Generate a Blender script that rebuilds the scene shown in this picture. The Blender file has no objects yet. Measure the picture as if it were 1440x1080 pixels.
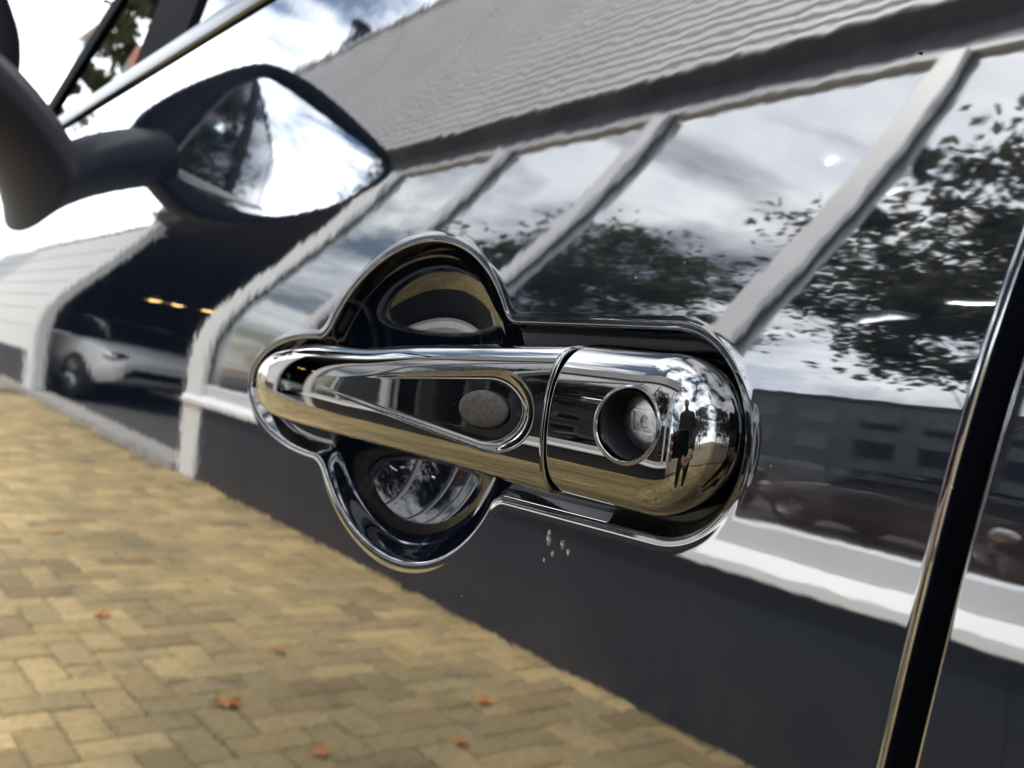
import bpy, bmesh, math, random
import numpy as np
from mathutils import Vector, Matrix
random.seed(7); rng = np.random.default_rng(7)
scn = bpy.context.scene
C = scn.collection
PI = math.pi

# ------------------------------------------------------------------ camera
cam_d = bpy.data.cameras.new('camera'); cam = bpy.data.objects.new('camera', cam_d); C.objects.link(cam)
YAW, PITCH, FPX, CAMY = 0.91587, 0.10989, 1378.7, 0.147
fwd = Vector((-math.sin(YAW)*math.cos(PITCH), math.cos(YAW)*math.cos(PITCH), -math.sin(PITCH)))
cam.location = (0, -CAMY, 1.0)
cam.rotation_euler = fwd.to_track_quat('-Z', 'Y').to_euler()
cam_d.sensor_width = 36; cam_d.lens = 36*FPX/1440
cam_d.clip_start = 0.01; cam_d.clip_end = 2000
cam_d.dof.use_dof = True; cam_d.dof.focus_distance = 0.205; cam_d.dof.aperture_fstop = 27
scn.camera = cam

# ------------------------------------------------------------------ world and sun
SUN_AZ = Vector((-0.62, 0.55, 0.0)).normalized(); SUN_EL = math.radians(50)
sun_dir = Vector((SUN_AZ.x*math.cos(SUN_EL), SUN_AZ.y*math.cos(SUN_EL), math.sin(SUN_EL)))
w = bpy.data.worlds.new('World'); scn.world = w; w.use_nodes = True
nt = w.node_tree; nt.nodes.clear()
def N(nt, t, **kw):
    n = nt.nodes.new(t)
    for k, v in kw.items():
        if k == 'inp':
            for a, b in v.items(): n.inputs[a].default_value = b
        else: setattr(n, k, v)
    return n
def L(nt, a, b): nt.links.new(a, b)
wo = N(nt, 'ShaderNodeOutputWorld'); bg = N(nt, 'ShaderNodeBackground'); bg.inputs['Strength'].default_value = 0.15
sky = N(nt, 'ShaderNodeTexSky', sky_type='NISHITA'); sky.sun_disc = False
sky.sun_elevation = SUN_EL; sky.sun_rotation = math.atan2(SUN_AZ.x, SUN_AZ.y); sky.air_density = 1.2; sky.dust_density = 1.0
tc = N(nt, 'ShaderNodeTexCoord'); mp = N(nt, 'ShaderNodeMapping'); mp.inputs['Scale'].default_value = (1.0, 1.0, 2.2)
mp.inputs['Location'].default_value = (0.35, 1.7, 0.4)
L(nt, tc.outputs['Generated'], mp.inputs['Vector'])
n1 = N(nt, 'ShaderNodeTexNoise', inp={'Scale': 2.1, 'Detail': 9.0, 'Roughness': 0.58, 'Distortion': 0.4}); L(nt, mp.outputs[0], n1.inputs['Vector'])
cm = N(nt, 'ShaderNodeMapRange', inp={'From Min': 0.42, 'From Max': 0.56}); L(nt, n1.outputs['Fac'], cm.inputs['Value'])
n2 = N(nt, 'ShaderNodeTexNoise', inp={'Scale': 3.6, 'Detail': 8.0, 'Roughness': 0.6}); L(nt, mp.outputs[0], n2.inputs['Vector'])
cr = N(nt, 'ShaderNodeValToRGB'); L(nt, n2.outputs['Fac'], cr.inputs[0])
cr.color_ramp.elements[0].position = 0.34; cr.color_ramp.elements[0].color = (24, 26, 29.5, 1)
cr.color_ramp.elements[1].position = 0.62; cr.color_ramp.elements[1].color = (36, 36.8, 37.5, 1)
mx = N(nt, 'ShaderNodeMix', data_type='RGBA')
L(nt, cm.outputs[0], mx.inputs['Factor']); L(nt, sky.outputs[0], mx.inputs['A']); L(nt, cr.outputs[0], mx.inputs['B'])
L(nt, mx.outputs['Result'], bg.inputs['Color']); L(nt, bg.outputs[0], wo.inputs['Surface'])
sl = bpy.data.lights.new('sun', 'SUN'); sl.energy = 3.4; sl.angle = math.radians(2.0); sl.color = (1.0, 0.93, 0.83)
so = bpy.data.objects.new('sun', sl); C.objects.link(so); so.rotation_euler = sun_dir.to_track_quat('Z', 'Y').to_euler()
scn.view_settings.view_transform = 'Standard'; scn.view_settings.look = 'None'
scn.view_settings.gamma = 1; scn.view_settings.use_curve_mapping = False
scn.view_settings.exposure = 0.62
scn.cycles.max_bounces = 14; scn.cycles.glossy_bounces = 10; scn.cycles.transparent_max_bounces = 12; scn.cycles.transmission_bounces = 8
scn.cycles.sample_clamp_indirect = 12; scn.cycles.blur_glossy = 0.0

# ------------------------------------------------------------------ materials
def mat(name, col=(.5, .5, .5), rough=.5, metal=0.0, ior=1.5, spec=None, coat=0.0):
    m = bpy.data.materials.new(name); m.use_nodes = True; t = m.node_tree
    b = t.nodes['Principled BSDF']
    b.inputs['Base Color'].default_value = (*col, 1); b.inputs['Roughness'].default_value = rough
    b.inputs['Metallic'].default_value = metal; b.inputs['IOR'].default_value = ior
    if coat: b.inputs['Coat Weight'].default_value = coat; b.inputs['Coat Roughness'].default_value = 0.03
    return m
def P(m): return m.node_tree.nodes['Principled BSDF']
def noise_col(m, c1, c2, scale=8, detail=6, coord='Object', lo=.35, hi=.65, rough=.6, stretch=(1, 1, 1)):
    t = m.node_tree; tc = N(t, 'ShaderNodeTexCoord'); mp = N(t, 'ShaderNodeMapping'); mp.inputs['Scale'].default_value = stretch
    L(t, tc.outputs[coord], mp.inputs[0])
    n = N(t, 'ShaderNodeTexNoise', inp={'Scale': scale, 'Detail': detail, 'Roughness': rough}); L(t, mp.outputs[0], n.inputs['Vector'])
    r = N(t, 'ShaderNodeValToRGB'); L(t, n.outputs['Fac'], r.inputs[0])
    r.color_ramp.elements[0].position = lo; r.color_ramp.elements[0].color = (*c1, 1)
    r.color_ramp.elements[1].position = hi; r.color_ramp.elements[1].color = (*c2, 1)
    L(t, r.outputs[0], P(m).inputs['Base Color']); return n, r
def bump(m, scale, dist, detail=2, strength=1.0, stretch=(1, 1, 1), extra=None):
    t = m.node_tree; tc = N(t, 'ShaderNodeTexCoord'); mp = N(t, 'ShaderNodeMapping'); mp.inputs['Scale'].default_value = stretch
    L(t, tc.outputs['Object'], mp.inputs[0])
    n = N(t, 'ShaderNodeTexNoise', inp={'Scale': scale, 'Detail': detail, 'Roughness': 0.5}); L(t, mp.outputs[0], n.inputs['Vector'])
    b = N(t, 'ShaderNodeBump', inp={'Strength': strength, 'Distance': dist}); L(t, n.outputs['Fac'], b.inputs['Height'])
    if extra:
        n2 = N(t, 'ShaderNodeTexNoise', inp={'Scale': extra[0], 'Detail': 2.0}); L(t, mp.outputs[0], n2.inputs['Vector'])
        b2 = N(t, 'ShaderNodeBump', inp={'Strength': strength, 'Distance': extra[1]}); L(t, n2.outputs['Fac'], b2.inputs['Height'])
        L(t, b.outputs[0], b2.inputs['Normal']); b = b2
    L(t, b.outputs[0], P(m).inputs['Normal']); return b

PAINT = mat('black_clearcoat_paint', (.004, .006, .011), .024, ior=3.15)
bump(PAINT, 165, .8e-5, 1, extra=(42, 2.3e-5))
def dusty(m, dens=260, col=(.35, .34, .32), thr=.045, frac=.10):
    "tiny dust specks that sit on the paint"
    t = m.node_tree; tc = N(t, 'ShaderNodeTexCoord'); v = N(t, 'ShaderNodeTexVoronoi', inp={'Scale': dens}); L(t, tc.outputs['Object'], v.inputs['Vector'])
    wn = N(t, 'ShaderNodeTexWhiteNoise'); L(t, v.outputs['Position'], wn.inputs['Vector'])
    a = N(t, 'ShaderNodeMath', operation='LESS_THAN'); a.inputs[1].default_value = thr; L(t, v.outputs['Distance'], a.inputs[0])
    b = N(t, 'ShaderNodeMath', operation='LESS_THAN'); b.inputs[1].default_value = frac; L(t, wn.outputs['Value'], b.inputs[0])
    c = N(t, 'ShaderNodeMath', operation='MULTIPLY'); L(t, a.outputs[0], c.inputs[0]); L(t, b.outputs[0], c.inputs[1])
    out = t.nodes['Material Output']; d = N(t, 'ShaderNodeBsdfDiffuse'); d.inputs['Color'].default_value = (*col, 1)
    ms = N(t, 'ShaderNodeMixShader'); L(t, c.outputs[0], ms.inputs[0]); L(t, P(m).outputs[0], ms.inputs[1]); L(t, d.outputs[0], ms.inputs[2]); L(t, ms.outputs[0], out.inputs['Surface'])
dusty(PAINT, 260, thr=.045, frac=.10)
CUPPAINT = mat('darkened_scuffed_paint', (.002, .003, .006), .015, ior=1.62)  # copy of the door paint, darkened to shade the recess; the scuffs are wear
def scuffs():
    t = CUPPAINT.node_tree; tc = N(t, 'ShaderNodeTexCoord'); acc = None
    for rot, sc_, seed in ((.5, (900, 1, 60), 0), (-.35, (1100, 1, 50), 7), (.1, (800, 1, 70), 13)):
        mp = N(t, 'ShaderNodeMapping'); mp.vector_type = 'POINT'; mp.inputs['Rotation'].default_value = (0, rot, 0); mp.inputs['Scale'].default_value = sc_; mp.inputs['Location'].default_value = (seed, 0, seed)
        L(t, tc.outputs['Object'], mp.inputs[0]); n = N(t, 'ShaderNodeTexNoise', inp={'Scale': .35, 'Detail': 2.0, 'Distortion': .6}); L(t, mp.outputs[0], n.inputs['Vector'])
        r = N(t, 'ShaderNodeMapRange', inp={'From Min': .60, 'From Max': .78, 'To Max': .5}); L(t, n.outputs['Fac'], r.inputs[0])
        if acc is None: acc = r.outputs[0]
        else:
            m_ = N(t, 'ShaderNodeMath', operation='MAXIMUM'); L(t, acc, m_.inputs[0]); L(t, r.outputs[0], m_.inputs[1]); acc = m_.outputs[0]
    g = N(t, 'ShaderNodeTexNoise', inp={'Scale': 55.0, 'Detail': 3.0}); L(t, tc.outputs['Object'], g.inputs['Vector'])
    gr_ = N(t, 'ShaderNodeMapRange', inp={'From Min': .40, 'From Max': .62}); L(t, g.outputs['Fac'], gr_.inputs[0])
    m_ = N(t, 'ShaderNodeMath', operation='MULTIPLY'); L(t, acc, m_.inputs[0]); L(t, gr_.outputs[0], m_.inputs[1])
    m2 = N(t, 'ShaderNodeMath', operation='MULTIPLY'); L(t, m_.outputs[0], m2.inputs[0]); m2.inputs[1].default_value = .35
    d = N(t, 'ShaderNodeBsdfDiffuse'); d.inputs['Color'].default_value = (.16, .17, .19, 1); ms = N(t, 'ShaderNodeMixShader')
    L(t, m2.outputs[0], ms.inputs[0]); L(t, P(CUPPAINT).outputs[0], ms.inputs[1]); L(t, d.outputs[0], ms.inputs[2]); L(t, ms.outputs[0], t.nodes['Material Output'].inputs['Surface'])
scuffs()
CHROME = mat('dark_chrome', (.155, .153, .15), .008, 1.0); bump(CHROME, 90, 2.0e-6, 2)
def wear(m, lo, hi, scale):
    t = m.node_tree; tc = N(t, 'ShaderNodeTexCoord'); n = N(t, 'ShaderNodeTexNoise', inp={'Scale': scale, 'Detail': 6.0, 'Roughness': .65}); L(t, tc.outputs['Object'], n.inputs['Vector'])
    r = N(t, 'ShaderNodeMapRange', inp={'From Min': .48, 'From Max': .72, 'To Min': lo, 'To Max': hi}); L(t, n.outputs['Fac'], r.inputs[0]); L(t, r.outputs[0], P(m).inputs['Roughness'])
wear(CHROME, .008, .085, 60); dusty(CHROME, 900, (.3, .3, .29), .07)
CHROME2 = mat('bright_chrome_trim', (.55, .55, .55), .06, 1.0)
SATIN = mat('satin_trim', (.12, .122, .125), .3, 1.0)
BLKPLAST = mat('black_plastic', (.005, .005, .007), .5); P(BLKPLAST).inputs['Specular IOR Level'].default_value = .07; bump(BLKPLAST, 900, 4e-5, 2)
GASKET = mat('handle_gasket', (.010, .010, .011), .45); bump(GASKET, 700, 3e-5, 2)
dusty(GASKET, 1100, (.45, .44, .42), .12)
BLKGLOSS = mat('gloss_black_plastic', (.006, .006, .008), .12)
RUBBER = mat('button_rubber', (.085, .075, .070), .75); P(RUBBER).inputs['Specular IOR Level'].default_value = .15; bump(RUBBER, 1300, 1.6e-4, 3); noise_col(RUBBER, (.030, .027, .026), (.052, .047, .044), 900, 3)
LOCKMET = mat('lock_metal', (.42, .42, .42), .28, 1.0); noise_col(LOCKMET, (.34, .34, .35), (.78, .77, .75), 260, 5); bump(LOCKMET, 1400, 3e-5, 2)
TUBE = mat('lock_tube_plastic', (.006, .006, .008), .42); P(TUBE).inputs['Specular IOR Level'].default_value = .12
MATTE = mat('matte_black_pillar', (.004, .004, .005), .8); P(MATTE).inputs['Specular IOR Level'].default_value = .05
DARK = mat('dark_cavity', (.004, .004, .004), .8)
SEAL = mat('rubber_seal', (.01, .01, .01), .6)
MIRGLASS = mat('mirror_glass', (.85, .87, .9), .0, 1.0)
SEAT = mat('seat_fabric', (.03, .03, .034), .9); bump(SEAT, 400, 3e-4)
TYRE = mat('tyre_rubber', (.018, .018, .018), .8)
RIM = mat('alloy_rim', (.5, .5, .52), .25, 1.0)
def glass_mat(name, ior, tint, rough=0.0):
    m = bpy.data.materials.new(name); m.use_nodes = True; t = m.node_tree; t.nodes.clear()
    o = N(t, 'ShaderNodeOutputMaterial'); g = N(t, 'ShaderNodeBsdfGlossy'); g.inputs['Roughness'].default_value = rough
    tr = N(t, 'ShaderNodeBsdfTransparent'); tr.inputs['Color'].default_value = (*tint, 1)
    fr = N(t, 'ShaderNodeFresnel'); fr.inputs['IOR'].default_value = ior
    ge = N(t, 'ShaderNodeNewGeometry'); inv = N(t, 'ShaderNodeMath', operation='SUBTRACT'); inv.inputs[0].default_value = 1.0
    L(t, ge.outputs['Backfacing'], inv.inputs[1]); mu = N(t, 'ShaderNodeMath', operation='MULTIPLY')
    L(t, fr.outputs[0], mu.inputs[0]); L(t, inv.outputs[0], mu.inputs[1])
    mxs = N(t, 'ShaderNodeMixShader'); L(t, mu.outputs[0], mxs.inputs[0]); L(t, tr.outputs[0], mxs.inputs[1]); L(t, g.outputs[0], mxs.inputs[2])
    L(t, mxs.outputs[0], o.inputs['Surface']); return m
CARGLASS = glass_mat('car_window_glass', 1.35, (.84, .92, .88))
PRIVACY = glass_mat('privacy_glass', 1.5, (.08, .09, .09))
SHOPGLASS = glass_mat('coated_shop_glass', 5.6, (.80, .84, .84))
CLAD = mat('grey_ribbed_metal', (.6, .6, .62), .5, 0.0); noise_col(CLAD, (.55, .55, .57), (.63, .63, .65), 1.3, 5)
WHITE = mat('white_frame_paint', (.80, .80, .80), .45)
GREYFR = mat('light_grey_frame', (.66, .66, .68), .45); noise_col(GREYFR, (.62, .62, .64), (.69, .69, .71), 3, 4)
SOFFIT = mat('dark_soffit', (.07, .065, .065), .7); noise_col(SOFFIT, (.05, .047, .047), (.10, .092, .09), 2.5, 4)
PLINTH = mat('dark_plinth', (.010, .013, .019), .6); noise_col(PLINTH, (.006, .010, .020), (.012, .017, .028), 1.5, 5)
def splash():
    t = PLINTH.node_tree; old = P(PLINTH).inputs['Base Color'].links[0].from_socket; ge = N(t, 'ShaderNodeNewGeometry'); sp = N(t, 'ShaderNodeSeparateXYZ'); L(t, ge.outputs['Position'], sp.inputs[0])
    n = N(t, 'ShaderNodeTexNoise', inp={'Scale': 7.0, 'Detail': 7.0, 'Roughness': .7}); L(t, ge.outputs['Position'], n.inputs['Vector'])
    h = N(t, 'ShaderNodeMapRange', inp={'From Min': .0, 'From Max': .42, 'To Min': .55, 'To Max': 0.0}); L(t, sp.outputs['Z'], h.inputs[0])
    q = N(t, 'ShaderNodeMapRange', inp={'From Min': .3, 'From Max': .62}); L(t, n.outputs['Fac'], q.inputs[0]); m_ = N(t, 'ShaderNodeMath', operation='MULTIPLY'); L(t, h.outputs[0], m_.inputs[0]); L(t, q.outputs[0], m_.inputs[1])
    mx_ = N(t, 'ShaderNodeMix', data_type='RGBA'); L(t, m_.outputs[0], mx_.inputs['Factor']); L(t, old, mx_.inputs['A']); mx_.inputs['B'].default_value = (.060, .045, .030, 1); L(t, mx_.outputs['Result'], P(PLINTH).inputs['Base Color'])
splash()
CONC = mat('concrete', (.36, .34, .32), .9); noise_col(CONC, (.28, .265, .25), (.42, .40, .375), 6, 6)
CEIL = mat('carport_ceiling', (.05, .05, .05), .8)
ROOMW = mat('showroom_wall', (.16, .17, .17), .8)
WOOD = mat('brown_wood', (.12, .055, .03), .5); noise_col(WOOD, (.075, .033, .018), (.15, .075, .042), 5, 6, stretch=(1, 8, 8))
def emit(name, col, s):
    m = bpy.data.materials.new(name); m.use_nodes = True; t = m.node_tree; t.nodes.clear()
    o = N(t, 'ShaderNodeOutputMaterial'); e = N(t, 'ShaderNodeEmission'); e.inputs[0].default_value = (*col, 1); e.inputs[1].default_value = s
    L(t, e.outputs[0], o.inputs[0]); return m
TUBEL = emit('fluorescent_light', (1, .97, .86), 15); DIML = emit('dim_tube_light', (.9, .88, 1), 7); WARML = emit('warm_light', (1, .62, .22), 5)

# paving bricks: colour per brick, with grain and moss
BRICK = mat('paving_brick', (.25, .2, .12), .85)
def brick_nodes():
    t = BRICK.node_tree; oi = N(t, 'ShaderNodeObjectInfo'); ge = N(t, 'ShaderNodeNewGeometry')
    a = N(t, 'ShaderNodeMath', operation='ADD'); L(t, oi.outputs['Random'], a.inputs[0]); L(t, ge.outputs['Random Per Island'], a.inputs[1])
    f = N(t, 'ShaderNodeMath', operation='FRACT'); L(t, a.outputs[0], f.inputs[0])
    r = N(t, 'ShaderNodeValToRGB'); L(t, f.outputs[0], r.inputs[0]); r.color_ramp.interpolation = 'LINEAR'
    e = r.color_ramp.elements; e[0].position = 0; e[0].color = (0.246, 0.173, 0.076, 1); e[1].position = 1; e[1].color = (0.515, 0.377, 0.172, 1)
    for p, c in ((.3, (0.414, 0.301, 0.130)), (.55, (0.325, 0.245, 0.113)), (.8, (0.459, 0.332, 0.147))):
        x = e.new(p); x.color = (*c, 1)
    tc = N(t, 'ShaderNodeNewGeometry'); n = N(t, 'ShaderNodeTexNoise', inp={'Scale': 45.0, 'Detail': 6.0, 'Roughness': .65}); L(t, tc.outputs['Position'], n.inputs['Vector'])
    n3 = N(t, 'ShaderNodeTexNoise', inp={'Scale': 2.2, 'Detail': 4.0}); L(t, tc.outputs['Position'], n3.inputs['Vector'])
    mr = N(t, 'ShaderNodeMapRange', inp={'From Min': .3, 'From Max': .7, 'To Min': .68, 'To Max': 1.25}); L(t, n.outputs['Fac'], mr.inputs[0])
    m1 = N(t, 'ShaderNodeMix', data_type='RGBA', blend_type='MULTIPLY'); m1.inputs['Factor'].default_value = 1; L(t, r.outputs[0], m1.inputs['A']); L(t, mr.outputs[0], m1.inputs['B'])
    mg = N(t, 'ShaderNodeMapRange', inp={'From Min': .52, 'From Max': .72, 'To Max': .5}); L(t, n3.outputs['Fac'], mg.inputs[0])
    m2 = N(t, 'ShaderNodeMix', data_type='RGBA'); L(t, mg.outputs[0], m2.inputs['Factor']); L(t, m1.outputs['Result'], m2.inputs['A']); m2.inputs['B'].default_value = (.17, .155, .07, 1)
    n5 = N(t, 'ShaderNodeTexNoise', inp={'Scale': 5.5, 'Detail': 5.0, 'Roughness': .6}); L(t, tc.outputs['Position'], n5.inputs['Vector'])
    ms_ = N(t, 'ShaderNodeMapRange', inp={'From Min': .56, 'From Max': .70, 'To Max': .62}); L(t, n5.outputs['Fac'], ms_.inputs[0])
    m3 = N(t, 'ShaderNodeMix', data_type='RGBA'); L(t, ms_.outputs[0], m3.inputs['Factor']); L(t, m2.outputs['Result'], m3.inputs['A']); m3.inputs['B'].default_value = (.10, .078, .058, 1)
    L(t, m3.outputs['Result'], P(BRICK).inputs['Base Color'])
    b = N(t, 'ShaderNodeBump', inp={'Strength': .6, 'Distance': .004}); L(t, n.outputs['Fac'], b.inputs['Height']); L(t, b.outputs[0], P(BRICK).inputs['Normal'])
brick_nodes()
JOINT = mat('mossy_joint_sand', (.06, .06, .03), 1); noise_col(JOINT, (.035, .033, .022), (.075, .085, .03), 9, 5)
def far_paving():
    m = mat('far_paving', (.2, .17, .11), .9); t = m.node_tree
    n, r = noise_col(m, (.19, .15, .09), (.29, .23, .135), 3.0, 8); return m
FARPAVE = far_paving()
ASPHALT = mat('asphalt', (.06, .06, .06), .9); noise_col(ASPHALT, (.045, .045, .047), (.075, .074, .073), 12, 6)

# ------------------------------------------------------------------ helpers
def link(name, me, m=None, parent=None, smooth=False, loc=None):
    if isinstance(me, bmesh.types.BMesh):
        d = bpy.data.meshes.new(name); me.to_mesh(d); me.free(); me = d
    o = bpy.data.objects.new(name, me); C.objects.link(o)
    if m is not None:
        for x in (m if isinstance(m, (list, tuple)) else [m]): me.materials.append(x)
    if parent: o.parent = parent
    if loc: o.location = loc
    if smooth:
        me.polygons.foreach_set('use_smooth', np.ones(len(me.polygons), dtype=bool))
    return o
def pydata(name, v, f):
    me = bpy.data.meshes.new(name); me.from_pydata([tuple(map(float, p)) for p in v], [], f); me.update(); return me
def tag(o, label=None, cat=None, group=None, kind=None):
    if label: o['label'] = label
    if cat: o['category'] = cat
    if group: o['group'] = group
    if kind: o['kind'] = kind
    return o
def empty(name, loc=(0, 0, 0), rz=0.0):
    o = bpy.data.objects.new(name, None); C.objects.link(o); o.location = loc; o.rotation_euler = (0, 0, rz); o.empty_display_size = .1; return o
def box(bm, x0, x1, y0, y1, z0, z1, bev=0.0):
    vs = [bm.verts.new(p) for p in ((x0, y0, z0), (x1, y0, z0), (x1, y1, z0), (x0, y1, z0), (x0, y0, z1), (x1, y0, z1), (x1, y1, z1), (x0, y1, z1))]
    fs = [bm.faces.new([vs[i] for i in q]) for q in ((3, 2, 1, 0), (4, 5, 6, 7), (0, 1, 5, 4), (1, 2, 6, 5), (2, 3, 7, 6), (3, 0, 4, 7))]
    if bev:
        es = list({e for f in fs for e in f.edges})
        bmesh.ops.bevel(bm, geom=es, offset=bev, segments=2, affect='EDGES', profile=.6)
def boxo(name, b, m, parent=None, bev=0.0):
    bm = bmesh.new(); box(bm, *b, bev=bev); return link(name, bm, m, parent)
def gridmesh(name, V, closed_u=False, flip=False):
    "V: array nu x nv x 3"
    nu, nv = V.shape[:2]; v = V.reshape(-1, 3); f = []
    for i in range(nu if closed_u else nu-1):
        i2 = (i+1) % nu
        for j in range(nv-1):
            q = (i*nv+j, i2*nv+j, i2*nv+j+1, i*nv+j+1); f.append(q[::-1] if flip else q)
    return pydata(name, v, f)
def tube(bm, p0, p1, r0, r1=None, n=12, caps=True):
    p0, p1 = Vector(p0), Vector(p1); r1 = r0 if r1 is None else r1
    ax = (p1-p0).normalized(); a = ax.orthogonal().normalized(); b = ax.cross(a)
    A = [bm.verts.new(p0+a*(r0*math.cos(2*PI*i/n))+b*(r0*math.sin(2*PI*i/n))) for i in range(n)]
    B = [bm.verts.new(p1+a*(r1*math.cos(2*PI*i/n))+b*(r1*math.sin(2*PI*i/n))) for i in range(n)]
    for i in range(n): bm.faces.new((A[i], A[(i+1) % n], B[(i+1) % n], B[i]))
    if caps: bm.faces.new(A[::-1]); bm.faces.new(B)
def tubeo(name, p0, p1, r0, m, parent=None, r1=None, n=12):
    bm = bmesh.new(); tube(bm, p0, p1, r0, r1, n); return link(name, bm, m, parent, smooth=False)
def lathe(name, prof, m, parent=None, n=48, axis='y', center=(0, 0, 0)):
    V = np.zeros((n, len(prof), 3))
    for i in range(n):
        t = 2*PI*i/n
        for j, (r, h) in enumerate(prof):
            V[i, j] = (center[0]+r*math.cos(t), center[1]+h, center[2]+r*math.sin(t)) if axis == 'y' else (center[0]+r*math.cos(t), center[1]+r*math.sin(t), center[2]+h)
    return link(name, gridmesh(name, V, closed_u=True), m, parent, smooth=True)

# ------------------------------------------------------------------ ground
gr = link('ground', pydata('ground', [(-600, -600, -.012), (600, -600, -.012), (600, 600, -.012), (-600, 600, -.012)], [(0, 1, 2, 3)]), FARPAVE); tag(gr, kind='structure')
pv = link('paving', pydata('paving', [(-13, -2.6, -.0075), (2.6, -2.6, -.0075), (2.6, 2.2, -.0075), (-13, 2.2, -.0075)], [(0, 1, 2, 3)]), JOINT); tag(pv, kind='structure')
UB = 0.105
def brick_mesh(L_, W_, H_, seed):
    r = random.Random(seed); bm = bmesh.new()
    g = .0022; top = .0; c = .007
    x0, x1, y0, y1 = g, L_-g, g, W_-g
    jit = lambda: r.uniform(-.0022, .0022)
    lo = [(x0, y0), (x1, y0), (x1, y1), (x0, y1)]
    hi = [(x0+c+jit(), y0+c+jit()), (x1-c+jit(), y0+c+jit()), (x1-c+jit(), y1-c+jit()), (x0+c+jit(), y1-c+jit())]
    A = [bm.verts.new((a, b, -.02)) for a, b in lo]; B = [bm.verts.new((a, b, -.006)) for a, b in lo]; D = [bm.verts.new((a, b, jit()*.6)) for a, b in hi]
    for P_, Q_ in ((A, B), (B, D)):
        for i in range(4): bm.faces.new((P_[i], P_[(i+1) % 4], Q_[(i+1) % 4], Q_[i]))
    bm.faces.new(D); d = bpy.data.meshes.new('brick'); bm.to_mesh(d); bm.free(); d.materials.append(BRICK); return d
BH = [brick_mesh(2*UB, UB, .02, s) for s in range(5)]; BV = [brick_mesh(UB, 2*UB, .02, s+9) for s in range(5)]
spots = []
X0, Y0 = -12.4, -2.52
for r_ in range(-2, 44):
    for n_ in range(-16, 40):
        for kind, cx in (('H', r_+4*n_), ('V', r_+4*n_+3)):
            x, y = X0+cx*UB, Y0+r_*UB
            w_, h_ = (2*UB, UB) if kind == 'H' else (UB, 2*UB)
            mx_, my_ = x+w_/2, y+h_/2
            if not (-12.3 < mx_ < 2.4 and -2.6 < my_ < 1.95): continue
            if my_ < (-1.88 if mx_ < -6.7 else -2.05)+.044*mx_: continue
            spots.append((math.hypot((mx_+2.1)*.75, my_+.95), kind, x, y))
spots.sort()
bmv, bmf = [], []
for k, (d, kind, x, y) in enumerate(spots):
    me = random.choice(BH if kind == 'H' else BV); z = random.uniform(-.002, .002)
    if k < 300:
        o = bpy.data.objects.new('brick', me); C.objects.link(o); o.parent = pv; o.location = (x, y, z)
    elif my_ is not None:
        b0 = len(bmv); bmv += [(v.co.x+x, v.co.y+y, v.co.z+z) for v in me.vertices]; bmf += [tuple(b0+i for i in p.vertices) for p in me.polygons]
ob = link('brick_field', pydata('brick_field', bmv, bmf), BRICK, pv); ob['kind'] = 'stuff'

# ------------------------------------------------------------------ showroom (local x along the facade, y=0 the glass plane, interior at y<0)
SH = empty('showroom', (0, -2.0, 0), math.atan(.0440)); tag(SH, 'glass fronted showroom with white mullions under a grey ribbed fascia', 'building')
XP = [-6.45, -4.95, -3.56, -2.0, -0.35]          # mullions
XR = .02                                              # right end of the building
ZS0, ZS1, ZG, ZF0, ZF1 = .545, .725, 3.97, 4.21, 6.75
boxo('plinth', (-6.62, XR, -.20, .0, -.02, ZS0-.003), PLINTH, SH)
for k in range(7):
    a_ = -6.62+k*(XR+6.62)/7; boxo('plinth_panel', (a_+.0012, a_+(XR+6.62)/7-.0012, .0005, .03, -.02, ZS0-.004), PLINTH, SH)
# window sill: a sloping projecting ledge under a bottom rail
def extr(name, prof, x0, x1, m, parent, bev=0):
    bm = bmesh.new(); A = [bm.verts.new((x0, a, b)) for a, b in prof]; B = [bm.verts.new((x1, a, b)) for a, b in prof]; n = len(prof)
    for i in range(n): bm.faces.new((A[i], B[i], B[(i+1) % n], A[(i+1) % n]))
    bm.faces.new(A[::-1]); bm.faces.new(B); bmesh.ops.recalc_face_normals(bm, faces=bm.faces[:]); return link(name, bm, m, parent)
extr('window_sill', [(-.08, ZS0), (.085, ZS0), (.085, ZS0+.035), (.04, ZS0+.085), (-.08, ZS0+.085)], -6.62, XR+.02, WHITE, SH)
extr('bottom_rail', [(-.05, ZS0+.088), (.028, ZS0+.088), (.028, ZS1), (.012, ZS1+.012), (-.05, ZS1+.012)], -6.62, XR, GREYFR, SH)
extr('top_rail', [(-.05, ZG), (.03, ZG), (.03, ZG+.06), (-.05, ZG+.06)], -6.6, XR, GREYFR, SH)
for i, x in enumerate(XP):
    wd = .06 if i else .17
    bm = bmesh.new(); box(bm, x-wd, x+wd, -.06, .055, ZS1+.013 if i else 0.0, ZG-.002, bev=.006)
    link('mullion', bm, WHITE if i == 0 else GREYFR, SH)
for i in range(len(XP)-1):
    a, b = XP[i]+(.06 if i else .17), XP[i+1]-.06
    g = link('window_pane', pydata('window_pane', [(a, 0, ZS1+.012), (b, 0, ZS1+.012), (b, 0, ZG), (a, 0, ZG)], [(0, 3, 2, 1)]), SHOPGLASS, SH)
    bm = bmesh.new(); box(bm, a, b, -.012, -.0005, ZS1+.0125, ZG-.0005)
    g['label'] = 'coated window pane'
    bm.free()
    bm = bmesh.new(); s = .012
    for (p, q, r0, r1) in ((a, a+s, ZS1+.013, ZG-.001), (b-s, b, ZS1+.013, ZG-.001)): box(bm, p, q, .001, .02, r0, r1)
    link('glazing_bead', bm, SEAL, g)
a, b = XP[-1]+.06, XR-.05
link('window_pane', pydata('window_pane', [(a, 0, ZS1+.012), (b, 0, ZS1+.012), (b, 0, ZG), (a, 0, ZG)], [(0, 3, 2, 1)]), SHOPGLASS, SH)
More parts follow.
